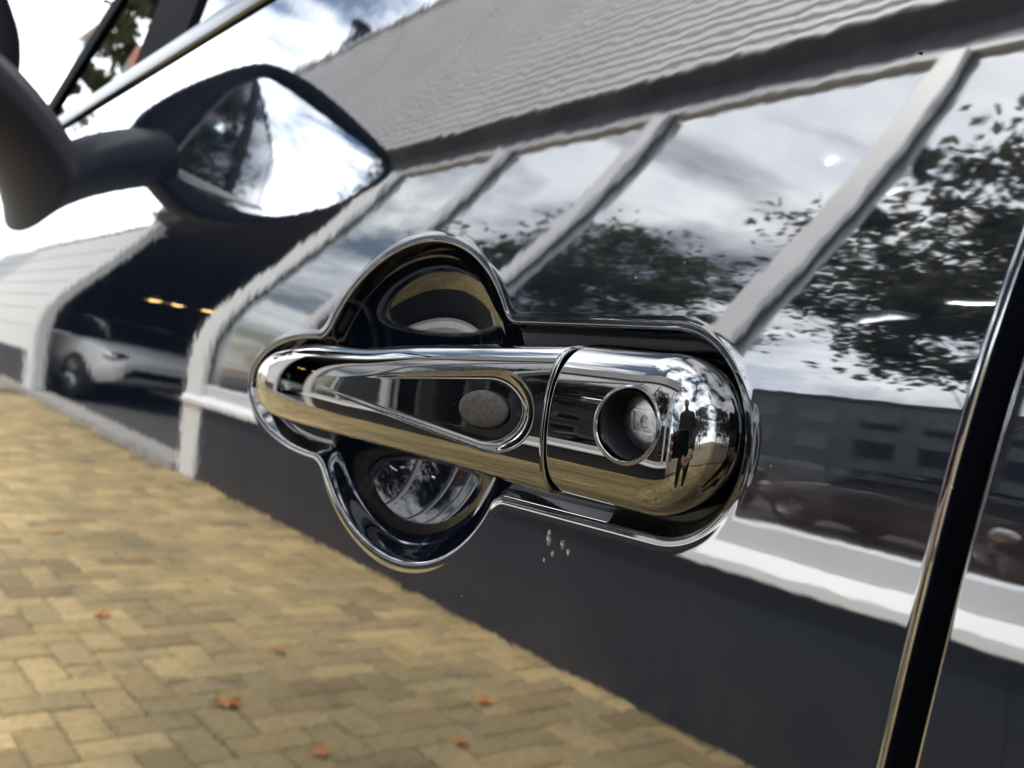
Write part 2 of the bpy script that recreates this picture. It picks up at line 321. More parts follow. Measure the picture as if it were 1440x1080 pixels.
boxo('corner_post', (XR-.05, XR+.03, -.12, .05, ZS1+.013, ZG-.002), GREYFR, SH)
# soffit band and ribbed fascia panels
extr('soffit_band', [(-.30, ZG+.063), (.035, ZG+.063), (.05, ZF0-.07), (.14, ZF0-.003), (-.30, ZF0-.003)], -12.9, XR+.12, SOFFIT, SH)
rib = []
npitch = 28; ph = (ZF1-ZF0)/npitch
for i in range(npitch):
    z = ZF0+i*ph
    rib += [(.155, z), (.150, z+ph*.50), (.108, z+ph*.62), (.108, z+ph*.92)]
rib.append((.150, ZF1))
xs = np.arange(-12.9, XR+.05, 2.0)
rp = None
for i, x in enumerate(xs):
    x1 = min(x+2.0, XR+.15)
    if rp is None or x1-x < 1.99:
        bm = bmesh.new(); prof = rib+[(.05, ZF1), (.05, ZF0)]
        A = [bm.verts.new((.004, p, q)) for p, q in prof]; B = [bm.verts.new((x1-x-.004, p, q)) for p, q in prof]; n = len(prof)
        for k in range(n): bm.faces.new((A[k], B[k], B[(k+1) % n], A[(k+1) % n]))
        bm.faces.new(A[::-1]); bm.faces.new(B); bmesh.ops.recalc_face_normals(bm, faces=bm.faces[:])
        o = link('cladding_panel', bm, CLAD, SH); rp = rp or o.data
    else:
        o = link('cladding_panel', rp, None, SH)
    o.location = (x, 0, 0)
boxo('roof_capping', (-12.95, XR+.19, .0, .19, ZF1+.002, ZF1+.05), GREYFR, SH)
boxo('flat_roof', (-24.2, XR+.1, -9.0, -.31, ZF0+.3, ZF0+.40), SOFFIT, SH)
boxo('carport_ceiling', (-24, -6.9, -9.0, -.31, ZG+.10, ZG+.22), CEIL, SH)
boxo('room_ceiling', (-6.85, XR, -9.0, -.31, ZG+.62, ZG+.70), ROOMW, SH)
boxo('room_floor', (-6.6, XR, -9.0, -.21, -.02, .02), CONC, SH)
boxo('back_wall', (-24, XR, -9.2, -9.01, 0, ZF0+.29), ROOMW, SH)
boxo('end_wall', (-24.2, -24.0, -9.2, -.31, 0, ZF0+.29), PLINTH, SH)
boxo('side_wall', (XR-.06, XR+.06, -9.0, -.32, 0, ZF0+.3), CLAD, SH)
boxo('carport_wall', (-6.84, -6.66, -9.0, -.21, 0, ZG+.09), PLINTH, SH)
boxo('carport_floor', (-24, -6.9, -9.0, -.16, -.02, .004), ASPHALT, SH)
boxo('threshold', (-14.6, -6.63, -.14, .10, -.01, .06), CONC, SH)
boxo('corner_column', (-12.9, -12.35, -.09, .06, .062, ZG+.06), WHITE, SH, bev=.01)
for k in range(7):
    boxo('wall_panel', (-24.2, -12.903, -.08, .03, .56+k*.49, .56+k*.49+.468), WHITE, SH, bev=.012)
boxo('wall_backing', (-24.2, -12.91, -.075, .005, .557, ZG+.06), GREYFR, SH)
boxo('wall_plinth', (-24.2, -12.903, -.07, .05, 0, .557), PLINTH, SH)
bm = bmesh.new(); tube(bm, (-11.2, .06, ZF1+.05), (-11.2, .06, ZF1+.62), .10); tube(bm, (-11.2, .06, ZF1+.62), (-11.2, .06, ZF1+.72), .19, .05); link('roof_vent', bm, PLINTH, SH)
def shp(x, y, z): return SH.matrix_basis @ Vector((x, y, z))

# lamps and furniture in the showroom
def lamp(x, y, z, ln, rz, label, em=None):
    p = shp(x, y, z); t = empty('fluorescent_lamp', p, rz); tag(t, label, 'lamp', 'fluorescent lamps in the showroom')
    boxo('housing', (-ln/2, ln/2, -.06, .06, .02, .07), WHITE, t); tubeo('tube', (-ln/2+.02, 0, 0), (ln/2-.02, 0, 0), (.018 if ln > .25 else .006), em or TUBEL, t)
    tubeo('hanger', (-ln*.35, 0, .07), (-ln*.35, 0, ZG+.62-z), .006, BLKPLAST, t, n=6); tubeo('hanger', (ln*.35, 0, .07), (ln*.35, 0, ZG+.62-z), .006, BLKPLAST, t, n=6)
lamp(-3.5, -3.6, 4.25, .7, 0, 'long bright fluorescent lamp behind the window pane nearest the door gap')
lamp(-3.10, -.75, 4.2, .11, .6, 'short fluorescent lamp high behind the pane beside the wide reflected post')
lamp(-2.75, -.95, 4.0, .13, .6, 'short fluorescent lamp between the wide reflected post and the large tree')
lamp(-2.9, -1.8, 2.95, .4, .5, 'small low fluorescent lamp in front of the large tree reflection', DIML)
lamp(-5.75, -2.4, 3.15, .3, 0, 'dim fluorescent lamp just above the chrome lock cover')
for i, (x, y, z) in enumerate(((-11.55, -.75, 2.3), (-11.3, -.95, 2.28), (-11.0, -1.25, 2.26))):
    t = empty('pendant_lamp', shp(x, y, z)); tag(t, 'warm glowing pendant lamp hanging under the dark carport ceiling', 'lamp', 'warm pendant lamps in the carport')
    lathe('shade', [(.02, .16), (.05, .14), (.12, .02), (.118, .018), (.04, .13)], BLKPLAST, t, 20, 'z'); lathe('bulb', [(.001, -.03), (.06, -.01), (.075, .03), (.03, .1)], WARML, t, 16, 'z')
    tubeo('cord', (0, 0, .15), (0, 0, ZG+.10-z), .005, BLKPLAST, t, n=6)
t = empty('reception_counter', shp(-2.2, -1.6, .02)); tag(t, 'brown wooden reception counter behind the showroom window', 'counter')
bm = bmesh.new(); box(bm, -1.6, 1.3, -.3, .3, 0, 1.02, bev=.01); link('body', bm, WOOD, t); bm = bmesh.new(); box(bm, -1.65, 1.35, -.36, .36, 1.022, 1.07, bev=.01); link('top', bm, SOFFIT, t)

# ------------------------------------------------------------------ generic small car for the background
def wheel(parent, x, y, r=.31, wid=.2, side=-1, rimm=None):
    s = side
    prof = [(r*.62, s*wid*.5), (r*.70, s*wid*.52), (r*.93, s*wid*.5), (r, s*wid*.36), (r, -s*wid*.36), (r*.93, -s*wid*.5), (r*.62, -s*wid*.5)]
    wh = lathe('wheel', prof, TYRE, parent, 40, 'y', (x, y, r))
    lathe('rim', [(r*.655, s*wid*.46), (r*.58, s*wid*.40), (r*.56, 0), (.01, s*.02)], rimm or RIM, wh, 40, 'y', (x, y, r))
    bm = bmesh.new()
    for k in range(5):
        a = 2*PI*k/5+.3
        for da in (-.09, .09): tube(bm, (x+math.cos(a+da)*.05, y+s*wid*.40, r+math.sin(a+da)*.05), (x+math.cos(a+da*1.6)*r*.62, y+s*wid*.42, r+math.sin(a+da*1.6)*r*.62), .022, .018, 8)
    tube(bm, (x, y+s*.02, r), (x, y+s*wid*.45, r), .05, .045, 16); link('spokes', bm, rimm or RIM, wh)
def small_car(name, loc, rz, paint, label):
    t = empty(name, loc, rz); tag(t, label, 'car')
    S_ = [(-1.95, .42, .62, .60), (-1.85, .30, .72, .74), (-1.4, .22, .88, .84), (-.85, .22, .96, .87), (.0, .22, .98, .87), (1.0, .22, .98, .87), (1.6, .26, .98, .84), (1.85, .34, .92, .72)]
    V = []
    for x, z0, z1, hw in S_:
        zm = (z0+z1)/2
        V.append([(x, -hw*.9, z0), (x, -hw, z0+.12), (x, -hw*1.01, zm), (x, -hw*.97, z1-.06), (x, -hw*.88, z1), (x, 0, z1+.03), (x, hw*.88, z1), (x, hw*.97, z1-.06), (x, hw*1.01, zm), (x, hw, z0+.12), (x, hw*.9, z0), (x, -hw*.9, z0)])
    V = np.array(V); me = gridmesh('body', V, flip=True); bm = bmesh.new(); bm.from_mesh(me)
    for row in (0, -1):
        pts = [bm.verts.new(p) for p in V[row][:-1]]; bm.faces.new(pts)
    bmesh.ops.recalc_face_normals(bm, faces=bm.faces[:]); b = link('body', bm, paint, t, smooth=True); md = b.modifiers.new('s', 'SUBSURF'); md.levels = 1; md.render_levels = 2
    G = []
    for x, z, hw in ((-.95, .97, .72), (-.55, 1.30, .64), (-.2, 1.47, .60), (.6, 1.49, .60), (1.3, 1.38, .60), (1.72, .97, .70)):
        G.append([(x, -.80 if z < 1 else -hw-.12, .96), (x, -hw-.04, (z+.96)/2), (x, -hw, z), (x, 0, z+.03), (x, hw, z), (x, hw+.04, (z+.96)/2), (x, .80 if z < 1 else hw+.12, .96)])
    gh = link('greenhouse', gridmesh('greenhouse', np.array(G), flip=True), BLKGLOSS, t, smooth=True)
    R = [[(x, y*hw, z+(1-y*y)*.03) for y in (-.96, -.5, 0, .5, .96)] for x, z, hw in ((-.3, 1.435, .62), (.0, 1.49, .615), (.6, 1.505, .61), (1.25, 1.41, .6))]
    link('roof', gridmesh('roof', np.array(R), flip=True), paint, t, smooth=True)
    for x in (-1.22, 1.2):
        for sd in (-1, 1): wheel(t, x, sd*.80, side=sd)
    for sd in (-1, 1):
        bm = bmesh.new(); bmesh.ops.create_uvsphere(bm, u_segments=16, v_segments=10, radius=1, matrix=Matrix.Translation((-1.80, sd*.60, .66)) @ Matrix.Diagonal((.10, .17, .08, 1))); link('headlight', bm, CHROME2, t, smooth=True)
    boxo('bumper_grille', (-1.985, -1.90, -.5, .5, .40, .52), BLKPLAST, t, bev=.015)
    return t
WPAINT = mat('white_car_paint', (.85, .85, .84), .2, coat=1.0)
wc = small_car('white_car', (-13.6, -3.72, .004), math.radians(176), WPAINT, 'white parked car standing under the dark carport ceiling'); wc.scale = (1.08, 1.05, 1.12)

# ------------------------------------------------------------------ houses and buildings behind the black car
ROOFT = mat('red_roof_tiles', (.36, .06, .035), .7); noise_col(ROOFT, (.27, .045, .03), (.42, .085, .05), 4, 6)
HOUSEW = mat('pale_render', (.15, .16, .155), .85); WINDK = mat('dark_window', (.03, .035, .04), .08)
hs = empty('apartment_house', (-29.5, 14.1, 0), 0); tag(hs, 'pale grey building with a red sign, seen through the front quarter window', 'building')
boxo('wall', (-5, 5, -5.3, 5, 0, 8.6), HOUSEW, hs); boxo('red_sign', (.2, 3.2, -5.42, -5.302, 6.5, 7.9), ROOFT, hs); boxo('roof', (-5.2, 5.2, -5.5, 5.2, 8.602, 8.9), WHITE, hs)
for y in (-4.2, -2.2, -.2, 1.8, 3.6):
    for z in (.9, 3.4):
        f = boxo('window', (4.98, 5.05, y-.6, y+.6, z, z+1.3), WHITE, hs); boxo('pane', (5.052, 5.07, y-.52, y+.52, z+.08, z+1.22), WINDK, f)
OFFW = mat('grey_office_cladding', (.2, .21, .215), .8); noise_col(OFFW, (.13, .142, .145), (.17, .182, .185), .6, 4)
of = empty('office_block', (-16, 30, 0), 0); tag(of, 'broad grey office block beyond the car park', 'building')
boxo('wall', (-18, 40, 0, 9, 0, 8.9), OFFW, of); boxo('parapet', (-18.2, 40.2, -.2, 9.2, 8.902, 9.2), SOFFIT, of)
for k in range(18):
    x = -16.5+k*3.1
    for z in (.9, 3.6, 6.3):
        f = boxo('window', (x, x+2.1, -.06, -.002, z, z+1.6), OFFW, of); boxo('pane', (x+.07, x+2.03, -.08, -.062, z+.07, z+1.53), WINDK, f)

# ------------------------------------------------------------------ trees
BARK = mat('bark', (.05, .04, .03), .9); noise_col(BARK, (.03, .025, .02), (.08, .065, .05), 9, 6, stretch=(1, 1, .25))
LEAF = mat('tree_leaf', (.05, .06, .02), .6)
def leafn():
    t = LEAF.node_tree; ge = N(t, 'ShaderNodeNewGeometry'); r = N(t, 'ShaderNodeValToRGB'); L(t, ge.outputs['Random Per Island'], r.inputs[0])
    e = r.color_ramp.elements; e[0].color = (.05, .068, .032, 1); e[1].color = (.20, .15, .065, 1); x = e.new(.6); x.color = (.10, .115, .052, 1)
    L(t, r.outputs[0], P(LEAF).inputs['Base Color'])
    tr = N(t, 'ShaderNodeBsdfTranslucent'); L(t, r.outputs[0], tr.inputs['Color']); ms = N(t, 'ShaderNodeMixShader'); ms.inputs[0].default_value = .45
    L(t, P(LEAF).outputs[0], ms.inputs[1]); L(t, tr.outputs[0], ms.inputs[2]); L(t, ms.outputs[0], t.nodes['Material Output'].inputs['Surface'])
leafn()
def tree(loc, h, crown_r, z0, nclump, label, seed, lean=0.0, leafs=.125):
    r = np.random.default_rng(seed); t = empty('tree', loc); tag(t, label, 'tree', 'trees around the car park')
    bm = bmesh.new(); top = Vector((lean*h, 0, h*.82)); pts = [Vector((0, 0, 0))]
    for k in range(1, 8): pts.append(Vector((lean*h*k/7+r.normal(0, .08), r.normal(0, .08), h*.82*k/7)))
    for k in range(7): tube(bm, pts[k], pts[k+1], .17*h/10*(1-k/8.5), .17*h/10*(1-(k+1)/8.5), 10, False)
    link('trunk', bm, BARK, t, smooth=True)
    V, F = [], []; bb = bmesh.new()
    for c in range(nclump):
        while True:
            u = r.uniform(-1, 1, 3)
            if .25 < np.linalg.norm(u) < 1: break
        zc = z0+(h-z0)*(.5+.5*u[2]); wdt = crown_r*(1.0-.35*max(0, u[2]))*(1+.15*r.normal())
        cen = np.array([lean*zc+u[0]*wdt, u[1]*wdt, zc])
        k = min(6, max(1, int(zc/h/.82*7)-1)); mid_ = (pts[k]+Vector(cen))/2+Vector(r.normal(0, .25, 3))
        if c % 2 == 0: tube(bb, pts[k], mid_, .022, .014, 5, False); tube(bb, mid_, Vector(cen), .014, .005, 5, False)
        cr_ = r.uniform(.35, .85)*crown_r*.34; nl = int(r.uniform(80, 170))
        for q in range(nl):
            d = r.normal(0, 1, 3); d /= np.linalg.norm(d); p = cen+d*cr_*r.uniform(.15, 1)*np.array([1.15, 1.15, .7])
            a = r.normal(0, 1, 3); a /= np.linalg.norm(a); b = np.cross(a, r.normal(0, 1, 3)); b /= np.linalg.norm(b); s = leafs*r.uniform(.6, 1.3)
            i = len(V); V += [p-a*s, p+b*s*.55, p+a*s, p-b*s*.55]; F.append((i, i+1, i+2, i+3))
    link('limbs', bb, BARK, t)
    cr = link('crown', pydata('crown', V, F), LEAF, t); cr['kind'] = 'stuff'
tree((-7.2, 8.0, 0), 13.2, 4.5, 4.2, 165, 'large tree with ragged autumn crown reflected beside the door gap', 3, .03)
tree((-19.4, 8.4, 0), 12.6, 4.6, 5.6, 110, 'smaller dark tree reflected between the two pale posts above the handle', 5, .0)
tree((14.5, -5.0, 0), 12.0, 4.6, 1.8, 150, 'dense tree added behind the photographer to darken the inner half of the mirror', 8, .0)  # added tree, blocks the sky that the car windows return to the mirror

tree((-24.5, -.2, 0), 13.5, 2.1, 3.0, 110, 'tall slender tree added ahead of the black car to darken its window reflections', 11, .0)  # added tree, keeps bright sky out of the quarter window reflection
cp = link('car_park', pydata('car_park', [(-60, 3.2, -.004), (60, 3.2, -.004), (60, 27, -.004), (-60, 27, -.004)], [(0, 1, 2, 3)]), ASPHALT); tag(cp, kind='structure')
DPAINT = mat('dark_grey_car_paint', (.02, .022, .026), .25, coat=1.0); BPAINT = mat('dark_blue_car_paint', (.012, .018, .04), .25, coat=1.0)
small_car('parked_car', (-6.6, 6.2, 0), math.radians(4), DPAINT, 'dark grey parked car beyond the black car, nearest to the large tree')
small_car('parked_car', (-11.6, 6.4, 0), math.radians(-3), BPAINT, 'dark blue parked car beyond the black car, ahead of the grey one')

# ------------------------------------------------------------------ fallen leaves
FLEAF = mat('orange_leaf', (.55, .17, .035), .6); noise_col(FLEAF, (.46, .15, .035), (.62, .29, .07), 30, 3)
def leaf_mesh(seed):
    r = random.Random(seed); n = 14; V = [(0, 0, .014)]; 
    for k in range(n):
        a = 2*PI*k/n; rr = .045*(1.0 if k % 2 else .6)*(1+.25*r.uniform(-1, 1)); V.append((rr*math.cos(a)*1.15, rr*math.sin(a), .004+.022*r.random()))
    F = [(0, 1+k, 1+(k+1) % n) for k in range(n)]
    nv = len(V); V += [(x, y, z-.0008) for x, y, z in V]; F += [(nv, nv+1+(k+1) % n, nv+1+k) for k in range(n)]
    V += [(-.03, .0, .012), (-.10, .01, .006), (-.10, .013, .006), (-.03, .003, .012)]; F.append((2*nv, 2*nv+1, 2*nv+2, 2*nv+3))
    d = pydata('fallen_leaf', V, F); d.materials.append(FLEAF); return d
LM = [leaf_mesh(s) for s in range(4)]
for i, (x, y) in enumerate(((-2.05, -1.02), (-2.42, -.93), (-1.98, -1.38), (-2.8, -1.25), (-2.2, -1.62), (-1.6, -1.7), (-3.3, -.85), (-4.6, -1.0))):
    o = bpy.data.objects.new('fallen_leaf', LM[i % 4]); C.objects.link(o); o.location = (x, y, .002); o.rotation_euler = (0, 0, i*1.7); s = random.uniform(.5, .85); o.scale = (s, s, s)
    tag(o, 'curled orange leaf lying on the herringbone paving', 'leaf', 'orange leaves on the paving')

# ------------------------------------------------------------------ the black car
CAR = empty('black_car', (0, 0, 0)); tag(CAR, 'glossy black car with a chrome handle on its front door', 'car')
# side profile: slope dY/dz as a function of z (relative to 1 m above the ground)
zt = np.linspace(-.80, .60, 5601)
def slope(z):
    s = .23211+.15778*np.tanh((z+.011989)/.025766)
    s = s-np.clip((-.42-z)/.30, 0, 1)**2*.45
    return s
st = slope(zt); Yt = np.concatenate([[0], np.cumsum((st[1:]+st[:-1])/2*np.diff(zt))]); Yt -= np.interp(0, zt, Yt)
def plan(x):
    x = np.asarray(x, float)
    return np.where(x < -1.2, .21*((-1.2-x)/1.1)**2.2*(x < -1.2), np.where(x > .95, .17*((np.maximum(x, .95)-.95)/.85)**2.2, 0.0))
def skinY(x, z): return np.interp(z, zt, Yt)+np.nan_to_num(plan(np.asarray(x, float)))
def slopeL(z): return np.interp(z, zt, st)
ZB = lambda x: .1224+.047*(np.asarray(x)+.424)      # belt line
GAPX = lambda z: -.0695+.146*(np.asarray(z)-.002)    # rear edge of the front door

# --- handle recess: signed distance of the outline (millimetres, negative inside), relative coordinates x, z in mm
def sd_caps(x, z, ax, az, bx, bz, ra, rb):
    px, pz, dx, dz = x-ax, z-az, bx-ax, bz-az
    h = np.clip((px*dx+pz*dz)/(dx*dx+dz*dz), 0, 1); return np.hypot(px-dx*h, pz-dz*h)-(ra+(rb-ra)*h)
def sd_cup(x, z):
    c, s = math.cos(.03), math.sin(.03); u = (x+233.5)*c+(z+34.5)*s; v = -(x+233.5)*s+(z+34.5)*c
    a, b = 51.5, 44.3; q = np.hypot(u/a, v/b)+1e-9; g = np.hypot(u/a**2, v/b**2)/q+1e-9; return (q-1)/g, q
def smin(a, b, k): h = np.clip(.5+.5*(b-a)/k, 0, 1); return b*(1-h)+a*h-k*h*(1-h)
def sd_all(x, z):
    dc, q = sd_cup(x, z); dk = sd_caps(x, z, -200, -32.2, -134.2, -31.0, 20.9, 20.6); qt = np.hypot((x+288)/48.5, (z+38.2)/18.3)+1e-9; dt = (qt-1)/(np.hypot((x+288)/48.5**2, (z+38.2)/18.3**2)/qt+1e-9)
    return smin(smin(dc, dk, 3.0), dt, 5.0), dc, q, dk, dt
CUPD, CUPE = 22.0, .522
def recess(x, z):
    d, dc, q, dk, dt = sd_all(x, z); s = -d
    R, st0 = 1.15, .55
    a = np.clip(s+st0, 0, None); ang = math.radians(66); xr = R*math.sin(ang)
    roll = np.where(a < xr, R-np.sqrt(np.maximum(R*R-np.minimum(a, xr)**2, 0)), R-R*math.cos(ang)+(a-xr)*math.tan(ang))
    F = 5.0+2.5*np.clip((s-4)/20, 0, 1); k = .8; h = np.clip(.5+.5*(F-roll)/k, 0, 1); shallow = F*(1-h)+roll*h-k*h*(1-h)
    inc = np.clip((-dc-.4)/1.5, 0, 1); inc = inc*inc*(3-2*inc)
    bowl = CUPD*np.power(np.maximum(1-np.power(np.minimum(q+.004, 1), 2.0), 0), CUPE+.020*np.tanh(2*(z+38)/44))
    k3 = 1.5; F2 = 1.1; h3 = np.clip(.5+.5*(F2-roll)/k3, 0, 1); rim = F2*(1-h3)+roll*h3-k3*h3*(1-h3)
    tot = shallow*(1-inc)+(rim+bowl)*inc; tot = np.where(dc < 0, np.maximum(tot, 0), shallow)
    edge = 0.05*np.exp(-((s+1.4)/.7)**2)               # faint raised lip of the pressed edge
    return np.where(a > 0, tot, 0)-edge
def doorY(x, z): return skinY(x, z)+recess(np.asarray(x)*1e3, np.asarray(z)*1e3)*1e-3
def with_normals(me, nrm):
    me.polygons.foreach_set('use_smooth', np.ones(len(me.polygons), dtype=bool))
    me.normals_split_custom_set_from_vertices([tuple(map(float, n)) for n in nrm])
def surf_normals(x, z, f, e=6e-5):
    dx = (f(x+e, z)-f(x-e, z))/(2*e); dz = (f(x, z+e)-f(x, z-e))/(2*e); n = np.stack([dx, -np.ones_like(dx), dz], -1); return n/np.linalg.norm(n, axis=-1, keepdims=True)
# rings of equal distance around the recess, from the cup centre outwards
RX0, RX1, RZ0, RZ1 = -.360, -.094, -.106, .038
def recess_mesh():
    cx, cz = -233.5, -34.0
    base = np.linspace(-PI, PI, 3001)[:-1]
    def radius(th, lev):
        lo = np.zeros_like(th)+.5; hi = np.zeros_like(th)+170.
        for _ in range(45):
            m = (lo+hi)/2; d = sd_all(cx+m*np.cos(th), cz+m*np.sin(th))[0]; g = d < lev; lo = np.where(g, m, lo); hi = np.where(g, hi, m)
        return (lo+hi)/2
    r0 = radius(base, 0.0); px, pz = cx+r0*np.cos(base), cz+r0*np.sin(base)
    seg = np.hypot(np.diff(np.append(px, px[0])), np.diff(np.append(pz, pz[0]))); cum = np.concatenate([[0], np.cumsum(seg)]); NA = 1000
    th = np.interp(np.linspace(0, cum[-1], NA+1)[:-1], cum, np.append(base, PI))
    rings = []
    rin = radius(th, -12.0)
    for t in np.concatenate([np.linspace(.02, .93, 34)]): rings.append(rin*t)
    for lev in np.concatenate([np.linspace(-12, -5.2, 14), np.linspace(-4.9, -1.0, 18), np.linspace(-.85, 1.6, 26), np.linspace(1.9, 6.0, 12)]): rings.append(radius(th, lev))
    rmax = rings[-1]; c, s = np.cos(th), np.sin(th)
    tx = np.where(c > 0, (RX1*1e3-cx)/np.where(np.abs(c) < 1e-9, 1e-9, c), (RX0*1e3-cx)/np.where(np.abs(c) < 1e-9, 1e-9, c)); tz = np.where(s > 0, (RZ1*1e3-cz)/np.where(np.abs(s) < 1e-9, 1e-9, s), (RZ0*1e3-cz)/np.where(np.abs(s) < 1e-9, 1e-9, s))
    rb = np.minimum(np.abs(tx), np.abs(tz))
    for t in np.linspace(0, 1, 14)[1:]: rings.append(rmax+(rb-rmax)*t)
    R = np.array(rings)                                   # nr x NA
    X = (cx+R*c)*1e-3; Z = (cz+R*s)*1e-3
    return X, Z
X, Z = recess_mesh(); nr, NA = X.shape
V = np.stack([X, doorY(X, Z), Z+1.0], -1).reshape(-1, 3).tolist(); NRM = surf_normals(X, Z, doorY).reshape(-1, 3).tolist()
F = [(i*NA+j, i*NA+(j+1) % NA, (i+1)*NA+(j+1) % NA, (i+1)*NA+j) for i in range(nr-1) for j in range(NA)]
c0 = len(V); V.append((-.2335, float(doorY(-.2335, -.034)), .966)); NRM.append((0, -1, 0)); F += [(c0, (j+1) % NA, j) for j in range(NA)]
F = [f[::-1] for f in F]
me = pydata('door_recess', V, F)
# outer door skin
def door_grid():
    xl = np.unique(np.concatenate([np.linspace(-1.06, -.40, 67), np.linspace(-.40, RX0, 9), np.linspace(RX0, RX1, 90)]))
    zl = np.unique(np.round(np.concatenate([np.linspace(-.66, -.16, 40), np.linspace(-.16, RZ0, 16), np.linspace(RZ0, RZ1, 90), np.linspace(RZ1, .13, 40)]), 6))
    zl = zl[zl < .0925]; 
    V, Nn, F = [], [], []
    def add(xg, yg, zg, n):
        b = len(V); a, c = xg.shape
        V.extend(np.stack([xg, yg, zg+1.0], -1).reshape(-1, 3).tolist()); Nn.extend(n.reshape(-1, 3).tolist()); return b, a, c
    # main part; the top row follows the belt
    Zg, Xg = np.meshgrid(np.append(zl, [.0, .0, .0]), xl, indexing='ij')
    top = ZB(xl)
    for k in range(3): Zg[-3+k] = .0925+(top-.0925)*(k+1)/3
    b, a, c = add(Xg, skinY(Xg, Zg), Zg, surf_normals(Xg, Zg, skinY))
    for i in range(a-1):
        for j in range(c-1):
            xm, zm = (Xg[i, j]+Xg[i, j+1])/2, (Zg[i, j]+Zg[i+1, j])/2
            if RX0 < xm < RX1 and RZ0 < zm < RZ1: continue
            F.append((b+i*c+j, b+i*c+j+1, b+(i+1)*c+j+1, b+(i+1)*c+j))
    # strip between the recess and the gap, then the rolled edge
    zz = Zg[:, -1]; zz = np.append(zl, .0925+(ZB(-.08)-.0925)*np.array([1/3, 2/3, 1])); gx = GAPX(zz); rr = .0017
    cols = [(RX1+(gx-rr-RX1)*u, 0, 0.0) for u in np.linspace(0, 1, 10)]
    cols += [(gx-rr+rr*math.sin(a_), rr*(1-math.cos(a_)), a_) for a_ in np.linspace(0, PI/2, 10)[1:]]
    cols += [(gx, rr+d_, PI/2) for d_ in (.004, .012, .03)]
    XX = np.stack([c_[0] for c_ in cols], 1); DY = np.stack([np.zeros_like(zz)+c_[1] for c_ in cols], 1); ZZ = np.repeat(zz[:, None], len(cols), 1)
    n = surf_normals(XX, ZZ, skinY); ang = np.array([c_[2] for c_ in cols]); n = n*np.cos(ang)[None, :, None]+np.array([1., 0, -.146])[None, None]*np.sin(ang)[None, :, None]; n /= np.linalg.norm(n, axis=-1, keepdims=True)
    b, a, c = add(XX, skinY(XX, ZZ)+DY, ZZ, n)
    F.extend((b+i*c+j, b+i*c+j+1, b+(i+1)*c+j+1, b+(i+1)*c+j) for i in range(a-1) for j in range(c-1))
    return V, Nn, F
V1, N1, F1 = door_grid()
b0 = len(V); me = pydata('front_door', V+V1, F+[tuple(b0+i for i in f) for f in F1]); 
FD = link('front_door', me, [PAINT, CUPPAINT, GASKET], CAR); with_normals(me, NRM+N1)
ca = np.array(V)[:, [0, 2]]; qv = sd_cup(ca[:, 0]*1e3, (ca[:, 1]-1)*1e3)[1]
dv = sd_all(ca[:, 0]*1e3, (ca[:, 1]-1)*1e3)[0]
mi = np.zeros(len(me.polygons), dtype=np.int32)
for k_ in range(len(F)):
    if dv[F[k_][0]] < -.35 and (qv[F[k_][0]] < 1.0 or ca[F[k_][0], 0] < -.24): mi[k_] = 1
    elif qv[F[k_][0]] > 1.0 and dv[F[k_][0]] < -1.5 and ca[F[k_][0], 0] > -.19: mi[k_] = 2
me.polygons.foreach_set('material_index', mi)
FD['label'] = 'front door with the handle recess'
# rear door beyond the gap
def rear_door():
    zl = np.concatenate([np.linspace(-.66, -.12, 24), np.linspace(-.115, .06, 90), np.linspace(.07, .095, 6)]); zz = np.append(zl, ZB(0.0))
    gx = GAPX(zz)+.0044; rr = .0011
    cols = [(gx, rr+d_, PI/2) for d_ in (.03, .012, .004)]
    cols += [(gx+rr-rr*math.sin(a_), rr*(1-math.cos(a_)), a_) for a_ in np.linspace(PI/2, 0, 9)]
    cols += [(gx+rr+(.86-gx-rr)*u**1.6, 0, 0) for u in np.linspace(0, 1, 40)[1:]]
    XX = np.stack([c_[0] for c_ in cols], 1); DY = np.stack([np.zeros_like(zz)+c_[1] for c_ in cols], 1); ZZ = np.repeat(zz[:, None], len(cols), 1)
    ZZ[-1] = ZB(XX[-1])
    n = surf_normals(XX, ZZ, skinY); ang = np.array([c_[2] for c_ in cols]); n = n*np.cos(ang)[None, :, None]+np.array([-1., 0, .146])[None, None]*np.sin(ang)[None, :, None]; n /= np.linalg.norm(n, axis=-1, keepdims=True)
    me = gridmesh('rear_door', np.stack([XX, skinY(XX, ZZ)+DY, ZZ+1], -1), flip=True); o = link('rear_door', me, PAINT, CAR); with_normals(me, n.reshape(-1, 3)); return o
rear_door()
SEALo = link('door_seal', gridmesh('door_seal', np.stack([np.stack([GAPX(zq)+dx, skinY(-.07, zq)+.022+.0*zq, zq+1], -1) for zq in [np.linspace(-.66, .115, 40)] for dx in (-.004, .0088)], 0)), SEAL, CAR)
# inner structure behind the skins (fills the doors)
def inner():
    zl = np.linspace(-.66, .10, 30); xl = np.linspace(-1.06, .84, 20); Zg, Xg = np.meshgrid(zl, xl, indexing='ij'); y = skinY(Xg, Zg)+.045
    return link('inner_door_panel', gridmesh('inner_door_panel', np.stack([Xg, y, Zg+1], -1)), BLKPLAST, CAR)
inner()
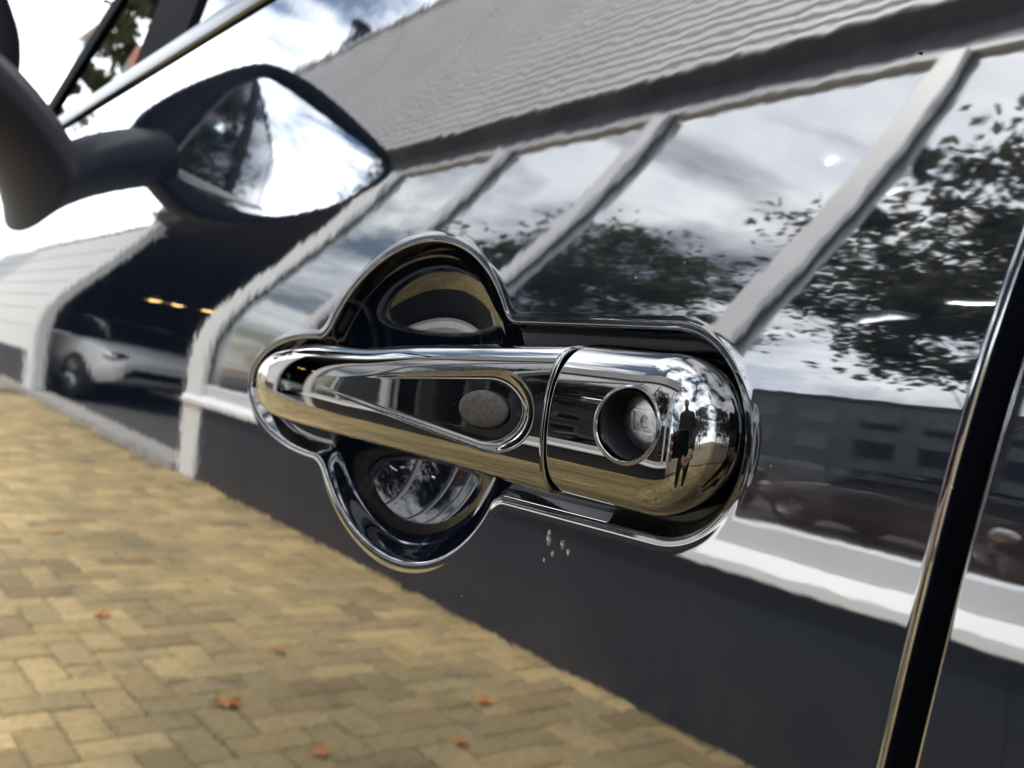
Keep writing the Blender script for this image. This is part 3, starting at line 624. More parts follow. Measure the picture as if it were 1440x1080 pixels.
# fenders, both sides; wheel arches cut by the grid
WX = (-1.62, 1.12); WR = .335; CY = .84
def side_panel(name, x0, x1, mirror=False, arch=None, top=None, z0=-.68):
    xl = np.linspace(x0, x1, 70); V = []
    for x in xl:
        zlow = z0
        if arch is not None:
            d = abs(x-arch)
            if d < WR+.03: zlow = max(z0, math.sqrt((WR+.03)**2-d*d)+.31-1.0)
        ztop = float(top(x)) if top else float(ZB(x))
        zz = zlow+(ztop-zlow)*np.linspace(0, 1, 40)
        V.append(np.stack([np.full(40, x), skinY(x, zz), zz+1], -1))
    V = np.array(V)
    if mirror: V[..., 1] = 2*CY-V[..., 1]
    return link(name, gridmesh(name, V, flip=mirror), PAINT, CAR, smooth=True)
HT = lambda x: float(ZB(-1.06))-.02-.16*((-1.06-x)/1.2)**1.6 if x < -1.06 else float(ZB(x))
RT = lambda x: float(ZB(x))
side_panel('front_fender', -2.28, -1.066, arch=WX[0], top=HT); side_panel('front_fender', -2.28, -1.066, True, WX[0], HT)
side_panel('rear_fender', .866, 1.74, arch=WX[1], top=RT); side_panel('rear_fender', .866, 1.74, True, WX[1], RT)
side_panel('passenger_door', -1.06, -.075, True); side_panel('passenger_door', -.067, .86, True)
# hood, bumpers, tail
def cross(name, xs, topf, crown, m, extra=0.0):
    V = []
    for x in xs:
        zt_ = float(topf(x)); ys = float(skinY(x, zt_)); y = ys+(2*CY-2*ys)*np.linspace(0, 1, 21); u = np.linspace(-1, 1, 21)
        V.append(np.stack([np.full(21, x), y, np.full(21, zt_+1)+crown*(1-np.abs(u)**3)+extra], -1))
    return link(name, gridmesh(name, np.array(V)), m, CAR, smooth=True)
cross('hood', np.linspace(-2.26, -.98, 24), HT, .05, PAINT)
def endcap(name, x, zlo, topf, bulge):
    V = []; zt_ = topf(x)
    for t in np.linspace(0, 1, 12):
        z = zlo+(zt_-zlo)*t; ys = float(skinY(x, z)); y = ys+(2*CY-2*ys)*np.linspace(0, 1, 21); u = np.linspace(-1, 1, 21)
        V.append(np.stack([x+bulge*(1-np.abs(u)**2.5)*math.sin(PI*(t*.8+.15)), y, np.full(21, z+1)+(.05*(1-np.abs(u)**3) if t == 1 else 0)], -1))
    return link(name, gridmesh(name, np.array(V), flip=bulge < 0), PAINT, CAR, smooth=True)
endcap('front_bumper', -2.27, -.70, HT, -.14); endcap('tailgate', 1.735, -.66, RT, .10)
boxo('grille', (-2.43, -2.30, .40, 1.28, .48, .66), BLKPLAST, CAR, bev=.02)
for s in (0, 1):
    bm = bmesh.new(); y = .27 if s == 0 else 2*CY-.27
    bmesh.ops.create_uvsphere(bm, u_segments=20, v_segments=12, radius=1, matrix=Matrix.Translation((-2.24, y, .82)) @ Matrix.Diagonal((.12, .16, .08, 1))); link('headlight', bm, CHROME2, CAR, smooth=True)
    wheel(CAR, WX[0], .12 if s == 0 else 2*CY-.12, side=-1 if s == 0 else 1); wheel(CAR, WX[1], .12 if s == 0 else 2*CY-.12, side=-1 if s == 0 else 1)
    for xw in WX:
        bm = bmesh.new(); yy = (.06, .40) if s == 0 else (2*CY-.40, 2*CY-.06); tube(bm, (xw, yy[0], .31), (xw, yy[1], .31), WR+.035, None, 32); link('wheel_well', bm, DARK, CAR)
boxo('underbody', (-2.2, 1.7, .14, 2*CY-.14, .20, .34), DARK, CAR)
boxo('engine_bay', (-2.2, -1.0, .22, 2*CY-.22, .35, .80), DARK, CAR)
boxo('boot_floor', (.9, 1.68, .16, 2*CY-.16, .35, .85), DARK, CAR)
# greenhouse: belt trim, pillars, glass, roof
TUM = .40
def gy(z, zb=.11): return float(np.interp(zb, zt, Yt))+.016+TUM*(z-zb)+.12*(max(z-zb, 0))**2
ROOFZ = .53
def beltstrip(name, off0, off1, h0, h1, m, x0=-.985, x1=.9):
    xl = np.linspace(x0, x1, 60); prof = []
    for k in range(9):
        a = PI*k/8; prof.append((h0+(h1-h0)*(k/8), off0+(off1-off0)*k/8-.0009*math.sin(a)))
    prof = [(h0, .008)]+prof+[(h1, .008)]
    V = np.array([[(x, float(skinY(x, float(ZB(x))))+TUM*hh+o, float(ZB(x))+hh+1) for hh, o in prof] for x in xl])
    return link(name, gridmesh(name, V, flip=True), m, CAR, smooth=True)
beltstrip('belt_seal', .004, .004, -.001, .004, SEAL)
beltstrip('belt_trim', .000, .000, .0055, .0175, SATIN)
def xa(z): return -.985+(z-.10)*1.38       # front edge of the side window (A pillar line)
def pane(name, quad, m, parent=CAR): return link(name, pydata(name, quad, [(0, 1, 2, 3)]), m, parent)
ZT = .47
def sidequad(xb0, xt0, xb1, xt1, mir=False, z0=None, z1=ZT, inset=0.0, n=10):
    V = []
    for t in np.linspace(0, 1, n):
        r = []
        for u in (0, 1):
            zb = float(ZB(xb0 if u == 0 else xb1))+.012 if z0 is None else z0
            z = zb+(z1-zb)*t; x = (xb0+(xt0-xb0)*t) if u == 0 else (xb1+(xt1-xb1)*t); y = gy(z)+inset
            r.append((x, 2*CY-y if mir else y, z+1))
        V.append(r)
    return np.array(V)
for mir in (False, True):
    fl = mir
    g_ = link('side_window', gridmesh('side_window', sidequad(-.605, -.60, -.12, -.14, mir), flip=not fl), CARGLASS, CAR, smooth=True)
    link('quarter_window', gridmesh('quarter_window', sidequad(-.975, -.52, -.705, -.70, mir, n=10), flip=not fl), CARGLASS, CAR, smooth=True)
    link('side_window', gridmesh('side_window', sidequad(-.02, -.04, .80, .62, mir), flip=not fl), PRIVACY, CAR, smooth=True)
    def pil(name, a, b, c, d, th=.035, m=MATTE):
        o = sidequad(a, b, c, d, mir, inset=-.003); i = sidequad(a, b, c, d, mir, inset=th)
        bm = bmesh.new(); A = [[bm.verts.new(p) for p in r] for r in o]; B = [[bm.verts.new(p) for p in r] for r in i]
        for k in range(len(A)-1):
            for q in ((A[k][0], A[k][1], A[k+1][1], A[k+1][0]), (B[k][1], B[k][0], B[k+1][0], B[k+1][1]), (A[k][1], B[k][1], B[k+1][1], A[k+1][1]), (B[k][0], A[k][0], A[k+1][0], B[k+1][0])): bm.faces.new(q)
        bmesh.ops.recalc_face_normals(bm, faces=bm.faces[:]); return link(name, bm, m, CAR, smooth=False)
    pil('front_pillar', -1.03, -.53, -.985, -.485, .03); pil('window_divider', -.703, -.70, -.605, -.60, .03); pil('centre_pillar', -.13, -.15, -.01, -.03, .05); pil('rear_pillar', .79, .61, 1.35, 1.02, .05, PAINT)
def roofm():
    V = []
    for x in np.linspace(-.52, 1.1, 20):
        u = np.linspace(-1, 1, 21); yb = gy(ZT); dz = -.10*((x-.25)/.85)**2
        V.append(np.stack([np.full(21, x), CY+u*(CY-yb+.01), 1+ZT-.005+dz*.5+.075*(1-np.abs(u)**2.6)], -1))
    return link('roof', gridmesh('roof', np.array(V)), PAINT, CAR, smooth=True)
roofm()
yb = gy(ZT); y0 = gy(.11)
ws = []
for t in np.linspace(0, 1, 8):
    x = -1.02+.52*t; z = .105+(ZT+.02-.105)*t; yy = y0+(yb-y0)*t; u = np.linspace(-1, 1, 13); ws.append(np.stack([x-.09*(1-u**2)*(1-.5*t), CY+u*(CY-yy-.02), np.full(13, z+1)+.0*u], -1))
link('windscreen', gridmesh('windscreen', np.array(ws)), CARGLASS, CAR, smooth=True)
rw = []
for t in np.linspace(0, 1, 8):
    x = 1.70-.62*t; z = .16+(ZT-.03-.16)*t; yy = y0+.05+(yb-y0-.05)*t; u = np.linspace(-1, 1, 13); rw.append(np.stack([x+.05*(1-u**2), CY+u*(CY-yy-.02), np.full(13, z+1)], -1))
link('rear_window', gridmesh('rear_window', np.array(rw), flip=True), BLKGLOSS, CAR, smooth=True)
# interior
boxo('dashboard', (-1.15, -.72, .18, 2*CY-.18, .62, 1.06), BLKPLAST, CAR, bev=.05)
def seat(y):
    bm = bmesh.new(); box(bm, -.35, .15, y-.25, y+.25, .48, .64, bev=.05); s = link('seat_cushion', bm, SEAT, CAR, smooth=False)
    bm = bmesh.new(); box(bm, -.06, .06, -.24, .24, 0, .60, bev=.05); b = link('seat_backrest', bm, SEAT, CAR); b.location = (.13, y, .62); b.rotation_euler = (0, .22, 0)
    bm = bmesh.new(); box(bm, -.04, .04, -.13, .13, .64, .82, bev=.04); h = link('headrest', bm, SEAT, b)
seat(.48); seat(1.2)
bm = bmesh.new()
for k in range(28):
    a, b_ = 2*PI*k/28, 2*PI*(k+1)/28; f = lambda q: Vector((-.60+.07*math.sin(q), .48+.18*math.cos(q), .98+.17*math.sin(q))); tube(bm, f(a), f(b_), .015, None, 8, False)
tube(bm, (-.62, .30, .98), (-.62, .66, .98), .02); tube(bm, (-.75, .48, .93), (-.60, .48, .98), .045); link('steering_wheel', bm, BLKPLAST, CAR)
boxo('rear_seat', (.62, .80, .25, 2*CY-.25, .5, 1.10), SEAT, CAR, bev=.05)

# --- wing mirror: outlines on the plane x=-.75 (y, z relative)
HO = [(.001, .126), (.011, .157), (.001, .199), (-.016, .239), (-.032, .257), (-.062, .268), (-.100, .272), (-.145, .271), (-.161, .258), (-.158, .235), (-.150, .209), (-.123, .162), (-.094, .132), (-.062, .116), (-.032, .119)]
GO = [(-.027, .137), (-.022, .159), (-.022, .214), (-.032, .243), (-.046, .250), (-.091, .256), (-.145, .261), (-.154, .246), (-.145, .205), (-.120, .166), (-.090, .145), (-.053, .136)]
def smooth_loop(pts, n=96):
    p = np.array(pts+pts[:3], float); out = []; m = len(pts)
    for k in range(n):
        t = k/n*m; i = int(t); f = t-i; a, b, c, d = p[(i-1) % m], p[i % m], p[(i+1) % m], p[(i+2) % m]
        out.append(.5*((2*b)+(-a+c)*f+(2*a-5*b+4*c-d)*f*f+(-a+3*b-3*c+d)*f**3))
    return np.array(out)
TILT = .16
ho, go = smooth_loop(HO), smooth_loop(GO); hc, gc = ho.mean(0), go.mean(0)
WM = empty('wing_mirror'); WM.parent = CAR
def loopmesh(name, layers, m, closed_back=True):
    n = len(layers[0][1]); V = np.array([np.stack([x-TILT*(l[:, 0]-gc[0])*min(1, max(0, (x+.86)/.1)), l[:, 0], l[:, 1]+1], -1) for x, l in layers]).transpose(1, 0, 2)
    me = gridmesh(name, V, closed_u=True); bm = bmesh.new(); bm.from_mesh(me); bm.verts.ensure_lookup_table(); k = len(layers)
    if closed_back: bm.faces.new([bm.verts[i*k+k-1] for i in range(n)])
    bmesh.ops.recalc_face_normals(bm, faces=bm.faces[:]); return link(name, bm, m, WM, smooth=True)
sc = lambda l, c, s, dy=0, dz=0: c+(l-c)*s+np.array([dy, dz])
loopmesh('mirror_housing', [(-.765, sc(go, gc, 1.0)), (-.752, sc(go, gc, 1.01)), (-.747, sc(ho, hc, .965)), (-.748, sc(ho, hc, .985)), (-.754, ho), (-.78, sc(ho, hc, .985)), (-.81, sc(ho, hc, .93)), (-.84, sc(ho, hc, .82)), (-.865, sc(ho, hc, .62)), (-.878, sc(ho, hc, .36)), (-.882, sc(ho, hc, .08))], BLKPLAST)
def mirror_glass():
    th, tv, R = .215, .10, .85; bm = bmesh.new(); rings = []
    for s in np.linspace(0, .995, 14)[1:]:
        l = sc(go, gc, s); d = l-gc; x = -.757-d[:, 0]*math.tan(th)+d[:, 1]*math.tan(tv)-(d**2).sum(1)/(2*R); rings.append(np.stack([x, l[:, 0], l[:, 1]+1], -1))
    V = [(-.757, gc[0], gc[1]+1)]+[tuple(p) for r_ in rings for p in r_]; n = len(go); F = [(0, 1+j, 1+(j+1) % n) for j in range(n)]
    for i in range(len(rings)-1): F += [(1+i*n+j, 1+(i+1)*n+j, 1+(i+1)*n+(j+1) % n, 1+i*n+(j+1) % n) for j in range(n)]
    V = np.array(V); 
    # shift the pane along x so that its frontmost edge sits just inside the bezel
    return V, F
V_, F_ = mirror_glass(); V_[:, 0] += -.7505-(V_[:, 0]+TILT*(V_[:, 1]-gc[0])).max()
mg = pydata('mirror_glass', V_, F_); bm = bmesh.new(); bm.from_mesh(mg); bmesh.ops.recalc_face_normals(bm, faces=bm.faces[:]); link('mirror_glass', bm, MIRGLASS, WM, smooth=True)
# foot: loft from an ellipse on the shoulder up into the housing
FT = []
for t in np.linspace(0, 1, 12):
    e = t*t*(3-2*t); c = np.array([-.800+.015*e, float(skinY(-.76, .055))+.006-(.045+.0)*e, .055+.085*e]); rx = .118*(1-e)+.052*e; rz = .022*(1-.2*e); ry = .010+.022*e
    ring = []
    for k in range(32):
        a = 2*PI*k/32; x = c[0]+rx*math.cos(a); z = c[2]+rz*math.sin(a)*(1-.3*e); y = c[1]+ry*math.sin(a)*(.6)+(float(skinY(-.76, z))-float(skinY(-.76, .055)))*(1-e); ring.append((x, y, z+1))
    FT.append(ring)
me = gridmesh('mirror_foot', np.array(FT).transpose(1, 0, 2), closed_u=True); bm = bmesh.new(); bm.from_mesh(me); bmesh.ops.recalc_face_normals(bm, faces=bm.faces[:]); link('mirror_foot', bm, BLKPLAST, WM, smooth=True)

# --- door handle (offsets are outward from the door skin, metres)
def place(x, z, off): return (x, float(skinY(x, z))-off, z+1.0)
HX = np.array([-.3270, -.3262, -.3235, -.3185, -.3030, -.2740, -.2420, -.2110, -.1535])
PK = np.array([.0006, .0016, .0034, .0055, .0084, .0113, .0128, .0133, .0134])
HH = np.array([.0006, .0028, .0051, .0074, .0107, .0124, .0129, .0140, .0157])
ZC = np.array([-.0380, -.0378, -.0372, -.0363, -.0353, -.0336, -.0328, -.0316, -.0302])
BK = np.array([.0004, .0004, .0006, .0012, .0022, .0032, .0036, .0038, .0038])
def cub(x, xs, ys):
    "monotone cubic"
    h = np.diff(xs); d = np.diff(ys)/h; m = np.zeros(len(xs)); m[1:-1] = np.where(d[1:]*d[:-1] > 0, 2*d[1:]*d[:-1]/(d[1:]+d[:-1]+1e-30), 0); m[0], m[-1] = d[0], d[-1]
    i = np.clip(np.searchsorted(xs, x)-1, 0, len(xs)-2); t = (x-xs[i])/h[i]
    return ys[i]*(1+2*t)*(1-t)**2+h[i]*m[i]*t*(1-t)**2+ys[i+1]*t*t*(3-2*t)+h[i]*m[i+1]*t*t*(t-1)
def front_off(zr, bk, pk, wall=.52):
    w = np.clip(1-np.abs(zr)**7, 0, 1)**(1/7.); e = np.sqrt(np.clip(1-zr*zr, 0, 1)); return bk+(pk-bk)*(wall*w+(1-wall)*e)
def dish(x, z):
    "depth of the thumb dip: a nearly flat floor cut into the crown of the grip, with a rounded wall at its rear end"
    x, z = np.asarray(x, float), np.asarray(z, float); xf = x.ravel()
    pk, hh, zc, bk = (cub(xf, HX, a).reshape(x.shape) for a in (PK, HH, ZC, BK))
    of = front_off(np.clip((z-zc)/hh, -1, 1), bk, pk)*1e3; X, Z = x*1e3, z*1e3
    t = np.clip((X+262)/92, 0, 1.1); zm = -30.6+1.2*t
    fl = pk*1e3-1.95*t**1.35-.40*t**2*np.clip(1-((Z-zm)/10.0)**2, 0, 1)
    e = np.hypot(np.maximum(X+178, 0)/18.5, (Z-zm)/(1.2+9.4*np.clip(t, 0, 1)**.9)); fl = fl+4.2*np.clip((e-.60)/.55, 0, 1.3)**2.3
    fl = np.where(X < -262, 99, fl); k = .30; m = np.clip(.5+.5*(of-fl)/k, 0, 1); return 1e-3*np.maximum(0, of-(fl*m+of*(1-m)-k*m*(1-m)))*np.clip((X+264)/4, 0, 1)
DISHN = 260
def grip_mesh():
    t = np.linspace(0, 1, 300); xs = -.3270+(.3270-.1548)*(t**1.8*.7+t*.3); xs = np.unique(np.concatenate([xs, np.linspace(-.20, -.1548, 140)]))
    nf, nb = 150, 24; V = []
    for x in xs:
        pk, hh, zc, bk = (float(cub(np.array([x]), HX, a)[0]) for a in (PK, HH, ZC, BK))
        edge = min(1.0, (-.1548-x)/.0008) if x > -.1556 else 1.0; cut = .0008*(1-math.sqrt(max(0, 1-(1-edge)**2)))
        ph = np.linspace(-PI/2, PI/2, nf); zr = np.sin(ph); z = zc+(hh-cut)*zr; of = front_off(zr, bk, pk-cut)
        of = of-dish(np.full_like(z, x), z)
        phb = np.linspace(PI/2, 3*PI/2, nb+2)[1:-1]; zb_ = zc+(hh-cut)*np.sin(phb); ob = bk+np.cos(phb)*min(.003, bk*.7)
        zz = np.concatenate([z, zb_]); oo = np.concatenate([of, ob]); y = float(skinY(x, zc))+slope(zc)*(zz-zc)-oo
        V.append(np.stack([np.full_like(zz, x), y, zz+1], -1))
    V = np.array(V); ns, nn = V.shape[:2]
    me = gridmesh('grip', V.transpose(1, 0, 2), closed_u=True); bm = bmesh.new(); bm.from_mesh(me); bm.verts.ensure_lookup_table()
    bm.faces.new([bm.verts[i*ns+ns-1] for i in range(nn)]); bm.faces.new([bm.verts[i*ns] for i in range(nn)])
    bmesh.ops.recalc_face_normals(bm, faces=bm.faces[:]); 
    for f in bm.faces:
        c_ = f.calc_center_median(); zc_ = float(cub(np.array([c_.x]), HX, ZC)[0])
        if float(skinY(c_.x, zc_))+slope(zc_)*(c_.z-1-zc_)-c_.y < float(cub(np.array([c_.x]), HX, BK)[0])-.0002 and c_.x > -.305: f.material_index = 1
    d = bpy.data.meshes.new('door_handle'); bm.to_mesh(d); bm.free(); return d
DH = link('door_handle', grip_mesh(), [CHROME, BLKGLOSS], CAR, smooth=True); DH['label'] = 'chrome pull handle with a dished grip'
# end faces flat
for p in DH.data.polygons:
    if len(p.vertices) > 4: p.use_smooth = False
# lock cover
LX0, LXC, LLX, LHH, LZC = -.1540, -.1300, .0158, .0158, -.0302
KX, KZ, KR, KS = -.1313, -.0278, .0070, 1.16
def cover_off(x, z):
    zr = (z-LZC)/LHH; xr = np.maximum(x-LXC, 0)/LLX; rho = np.sqrt(xr**2+zr**2); nn = 5-1.9*xr**2/(rho**2+1e-6); w = np.clip(1-np.clip(rho, 0, 1)**nn, 0, 1)**(1/nn); e = np.sqrt(np.clip(1-zr**2-.8*xr**5, 0, 1)); return -.0015+.0149*w*(.60+.40*e), rho
def cover_mesh():
    NA_ = 720; th = np.linspace(-PI, PI, NA_+1)[:-1]; c, s = np.cos(th), np.sin(th)
    c = c*1.0; lo = np.full(NA_, KR); hi = np.full(NA_, .06)
    for _ in range(40):
        m = (lo+hi)/2; x, z = KX+m*c, KZ+m*s; ok = (cover_off(x, z)[1] < 1) & (x > LX0); lo = np.where(ok, m, lo); hi = np.where(ok, hi, m)
    rm = lo; V = []
    er = .0007
    ts = np.concatenate([np.linspace(0, .6, 40), .6+.4*(1-(1-np.linspace(0, 1, 44)[1:])**2.6)])
    for r_ in [KR*.93]: 
        pass
    for t in ts:
        k0 = (KR+.0006)*np.sqrt(c*c*KS*KS+s*s); x, z = KX+c*rm*t+(KR+.0006)*c*KS*(1-t), KZ+s*rm*t+(KR+.0006)*s*(1-t); of, rho = cover_off(x, z)
        dl = np.clip((x-LX0)/er, 0, 1); of = of-er*(1-np.sqrt(1-(1-dl)**2)); V.append(np.stack([x, np.array([float(skinY(a, LZC)) for a in x])+slope(LZC)*(z-LZC)-of, z+1], -1))
    last = V[-1].copy(); x, z = last[:, 0], last[:, 2]-1; last[:, 1] = np.array([float(skinY(a, LZC)) for a in x])+slope(LZC)*(z-LZC)+.006; V.append(last)
    # bezel round the key hole: a raised bead then the wall going in
    pre = []
    cs = c*KS
    for rr, dz in ((KR-.0004, -.0065), (KR-.0004, -.0010), (KR-.00035, -.0001), (KR-.00022, .00012), (KR-.00005, .0002), (KR+.00012, .00017), (KR+.00028, .00006), (KR+.0004, .0)):
        x, z = KX+rr*cs, KZ+rr*s; of, _ = cover_off(x, z); pre.append(np.stack([x, np.array([float(skinY(a, LZC)) for a in x])+slope(LZC)*(z-LZC)-of-dz, z+1], -1))
    V = np.array(pre+V); return gridmesh('lock_cover', V.transpose(1, 0, 2), closed_u=True)
me = cover_mesh(); bm = bmesh.new(); bm.from_mesh(me); bmesh.ops.recalc_face_normals(bm, faces=bm.faces[:]); LC = link('lock_cover', bm, CHROME, DH, smooth=True)
KY = float(skinY(KX, LZC))+slope(LZC)*(KZ-LZC)-float(cover_off(np.array([KX]), np.array([KZ]))[0][0])
# lock tube and cylinder face
def ringy(name, prof, m, parent, n=72):
    V = np.array([[(KX+r*KS*math.cos(2*PI*i/n), KY+h, KZ+1+r*math.sin(2*PI*i/n)) for r, h in prof] for i in range(n)]); me = gridmesh(name, V, closed_u=True)
    bm = bmesh.new(); bm.from_mesh(me); bmesh.ops.recalc_face_normals(bm, faces=bm.faces[:]); return link(name, bm, m, parent, smooth=True)
ringy('key_sleeve', [(KR-.00042, .0008), (KR-.0008, .0012), (KR-.0009, .0050), (KR-.0012, .0058), (KR-.0012, .013), (KR+.0004, .013)], TUBE, DH)
ringy('lock_cylinder', [(KR-.0013, .0130), (KR-.0013, .0060), (KR-.0017, .0055), (KR-.0035, .0054), (.00005, .0054)], LOCKMET, DH)
bm = bmesh.new(); yk = KY+.0054
def bar(p0, p1, wd=.00028, h=.00035): 
    p0, p1 = Vector((KX+p0[0], yk, KZ+1+p0[1])), Vector((KX+p1[0], yk, KZ+1+p1[1])); d = (p1-p0).normalized(); n_ = Vector((-d.z, 0, d.x)); q = [p0+n_*wd-d*wd, p1+n_*wd+d*wd, p1-n_*wd+d*wd, p0-n_*wd-d*wd]
    A = [bm.verts.new(v) for v in q]; B = [bm.verts.new(v*1.0-Vector((0, h, 0))) for v in q]
    for i in range(4): bm.faces.new((A[i], A[(i+1) % 4], B[(i+1) % 4], B[i]))
    bm.faces.new(B)
sq = [(-.0032, -.0020), (.0030, -.0020), (.0030, .0022), (-.0032, .0022)]
for i in range(4): bar(sq[i], sq[(i+1) % 4])
for i in range(9):
    a, b_ = PI*(.28+1.44*i/9), PI*(.28+1.44*(i+1)/9); bar((-.0002+.0009*math.cos(a), .0001+.0011*math.sin(a)), (-.0002+.0009*math.cos(b_), .0001+.0011*math.sin(b_)), .00016)
link('lock_emblem', bm, LOCKMET, DH)
# request button in the dish
BX, BZ, BA, BB = -.1782, -.0299, .0083, .0042
def button():
    fl = lambda x, z: float(front_off(np.array([(z-float(cub(np.array([x]), HX, ZC)[0]))/float(cub(np.array([x]), HX, HH)[0])]), float(cub(np.array([x]), HX, BK)[0]), float(cub(np.array([x]), HX, PK)[0]))[0])-float(dish(np.array([x]), np.array([z]))[0])
    base = fl(BX, BZ); n = 64
    V = []; ringV = []
    for i in range(n):
        a = 2*PI*i/n; row = []
        for u in np.concatenate([np.linspace(0, .8, 10), np.linspace(.84, 1, 8)]):
            x, z = BX+BA*u*math.cos(a), BZ+BB*u*math.sin(a); tl = (x-BX)*(-.10); of = base+.0004+tl+.0016*math.sqrt(max(0, 1-u**3.0)); row.append((x, float(skinY(BX, BZ))+slope(BZ)*(z-BZ)-of, z+1))
        x, z = BX+BA*math.cos(a), BZ+BB*math.sin(a); row.append((x, float(skinY(BX, BZ))+slope(BZ)*(z-BZ)-base+.003, z+1)); V.append(row)
        rw_ = []
        for k, (rr, hh) in enumerate(((1.00, -.003), (1.02, .0002), (1.05, .0006), (1.10, .0004), (1.13, -.001))):
            x, z = BX+BA*math.cos(a)*rr+.0003*(rr-1)*0, BZ+BB*math.sin(a)*(1+(rr-1)*1.6); rw_.append((x, float(skinY(BX, BZ))+slope(BZ)*(z-BZ)-fl(x, z)-hh*(.7), z+1))
        ringV.append(rw_)
    me = gridmesh('touch_button', np.array(V), closed_u=True); bm = bmesh.new(); bm.from_mesh(me); bmesh.ops.recalc_face_normals(bm, faces=bm.faces[:]); o = link('touch_button', bm, RUBBER, DH, smooth=True); o['label'] = 'oval grained rubber button'
    V = np.array(ringV); bm = bmesh.new(); me = gridmesh('button_gap', V[:, :3], closed_u=True); bm.from_mesh(me); bmesh.ops.recalc_face_normals(bm, faces=bm.faces[:]); link('button_surround', bm, SEAL, DH, smooth=True)
button()
# water drops below the handle
DROP = mat('water_drop', (.9, .9, .9), .02, ior=1.33); P(DROP).inputs['Transmission Weight'].default_value = 1.0
for x, z, r_ in ((-.1655, -.0590, .0010), (-.1655, -.0575, .0007), (-.1608, -.0590, .0008), (-.1588, -.0603, .0006), (-.1640, -.0618, .0005), (-.1668, -.0638, .0004)):
    bm = bmesh.new(); bmesh.ops.create_uvsphere(bm, u_segments=14, v_segments=8, radius=1, matrix=Matrix.Translation((x, float(skinY(x, z))-.0001, z+1)) @ Matrix.Diagonal((r_*.75, r_*.28, r_*1.35, 1))); link('water_drop', bm, DROP, FD, smooth=True)

# ------------------------------------------------------------------ photographer and phone
right = Vector((math.cos(YAW), math.sin(YAW), 0)); up = right.cross(fwd)
SKIN = mat('skin', (.42, .25, .18), .5); JACK = mat('dark_jacket', (.015, .015, .018), .85); bump(JACK, 60, 2e-3); TROU = mat('dark_trousers', (.018, .019, .023), .9); SHOE = mat('white_trainers', (.62, .61, .58), .7); HAIR = mat('dark_hair', (.02, .014, .01), .6); PHONE = mat('phone_black', (.01, .01, .012), .15); LENS = mat('phone_lens', (.02, .02, .025), .02)
ph = empty('mobile_phone', Vector(cam.location)-fwd*.012); tag(ph, 'black mobile phone held sideways in front of the photographer', 'phone')
ph.rotation_euler = cam.rotation_euler
bm = bmesh.new(); box(bm, -.128, .022, -.056, .020, 0.0, .008, bev=.003); link('case', bm, PHONE, ph)
bm = bmesh.new(); box(bm, -.126, .020, -.054, .018, .0082, .0088); link('screen', bm, BLKGLOSS, ph)
for dx, dy in ((-.024, -.0), (-.012, -.024)):
    bm = bmesh.new(); tube(bm, (dx, dy, -.003), (dx, dy, .0), .007, None, 20); link('lens', bm, LENS, ph)
PE = empty('person', (.44, -.62, 0)); tag(PE, 'photographer in dark jacket, dark trousers and white trainers holding up a phone', 'person')
def skinmesh(name, pts, edges, rad, m, parent, root=0, sub=2):
    me = bpy.data.meshes.new(name); me.from_pydata([tuple(p) for p in pts], edges, []); o = bpy.data.objects.new(name, me); C.objects.link(o); o.parent = parent
    md = o.modifiers.new('skin', 'SKIN'); md.use_smooth_shade = True
    for i, r_ in enumerate(rad): me.skin_vertices[0].data[i].radius = r_ if isinstance(r_, tuple) else (r_, r_)
    me.skin_vertices[0].data[root].use_root = True
    s_ = o.modifiers.new('sub', 'SUBSURF'); s_.levels = 1; s_.render_levels = sub
    me.materials.append(m); return o
face = Vector((-.78, .62, 0)).normalized(); sd = Vector((.62, .78, 0)).normalized()    # facing the car; sd = the person's own right hand
def bp(f, s, z): return face*f+sd*s+Vector((0, 0, z))
ploc = Vector(PE.location)
gl = ph.matrix_basis @ Vector((-.150, -.02, .006))-ploc; gr_ = ph.matrix_basis @ Vector((.022, -.075, .012))-ploc
pts = [bp(0, 0, .95), bp(.02, 0, 1.15), bp(.03, 0, 1.34), bp(.05, 0, 1.47), bp(.08, 0, 1.53),                 # 0-4 pelvis..neck
       bp(.03, -.10, .90), bp(.06, -.11, .50), bp(.0, -.12, .09), bp(.0, .10, .90), bp(.03, .13, .50), bp(-.06, .15, .09),
       bp(.03, -.19, 1.41), bp(-.02, -.26, 1.14), gl-(gl-bp(-.02, -.26, 1.14)).normalized()*.09, bp(.03, .19, 1.41), bp(-.04, .26, 1.14), gr_-(gr_-bp(-.04, .26, 1.14)).normalized()*.09]
ed = [(0, 1), (1, 2), (2, 3), (3, 4), (0, 5), (5, 6), (6, 7), (0, 8), (8, 9), (9, 10), (3, 11), (11, 12), (12, 13), (3, 14), (14, 15), (15, 16)]
rad = [.135, .135, .15, .10, .06, .095, .062, .045, .095, .062, .045, .078, .052, .036, .078, .052, .036]
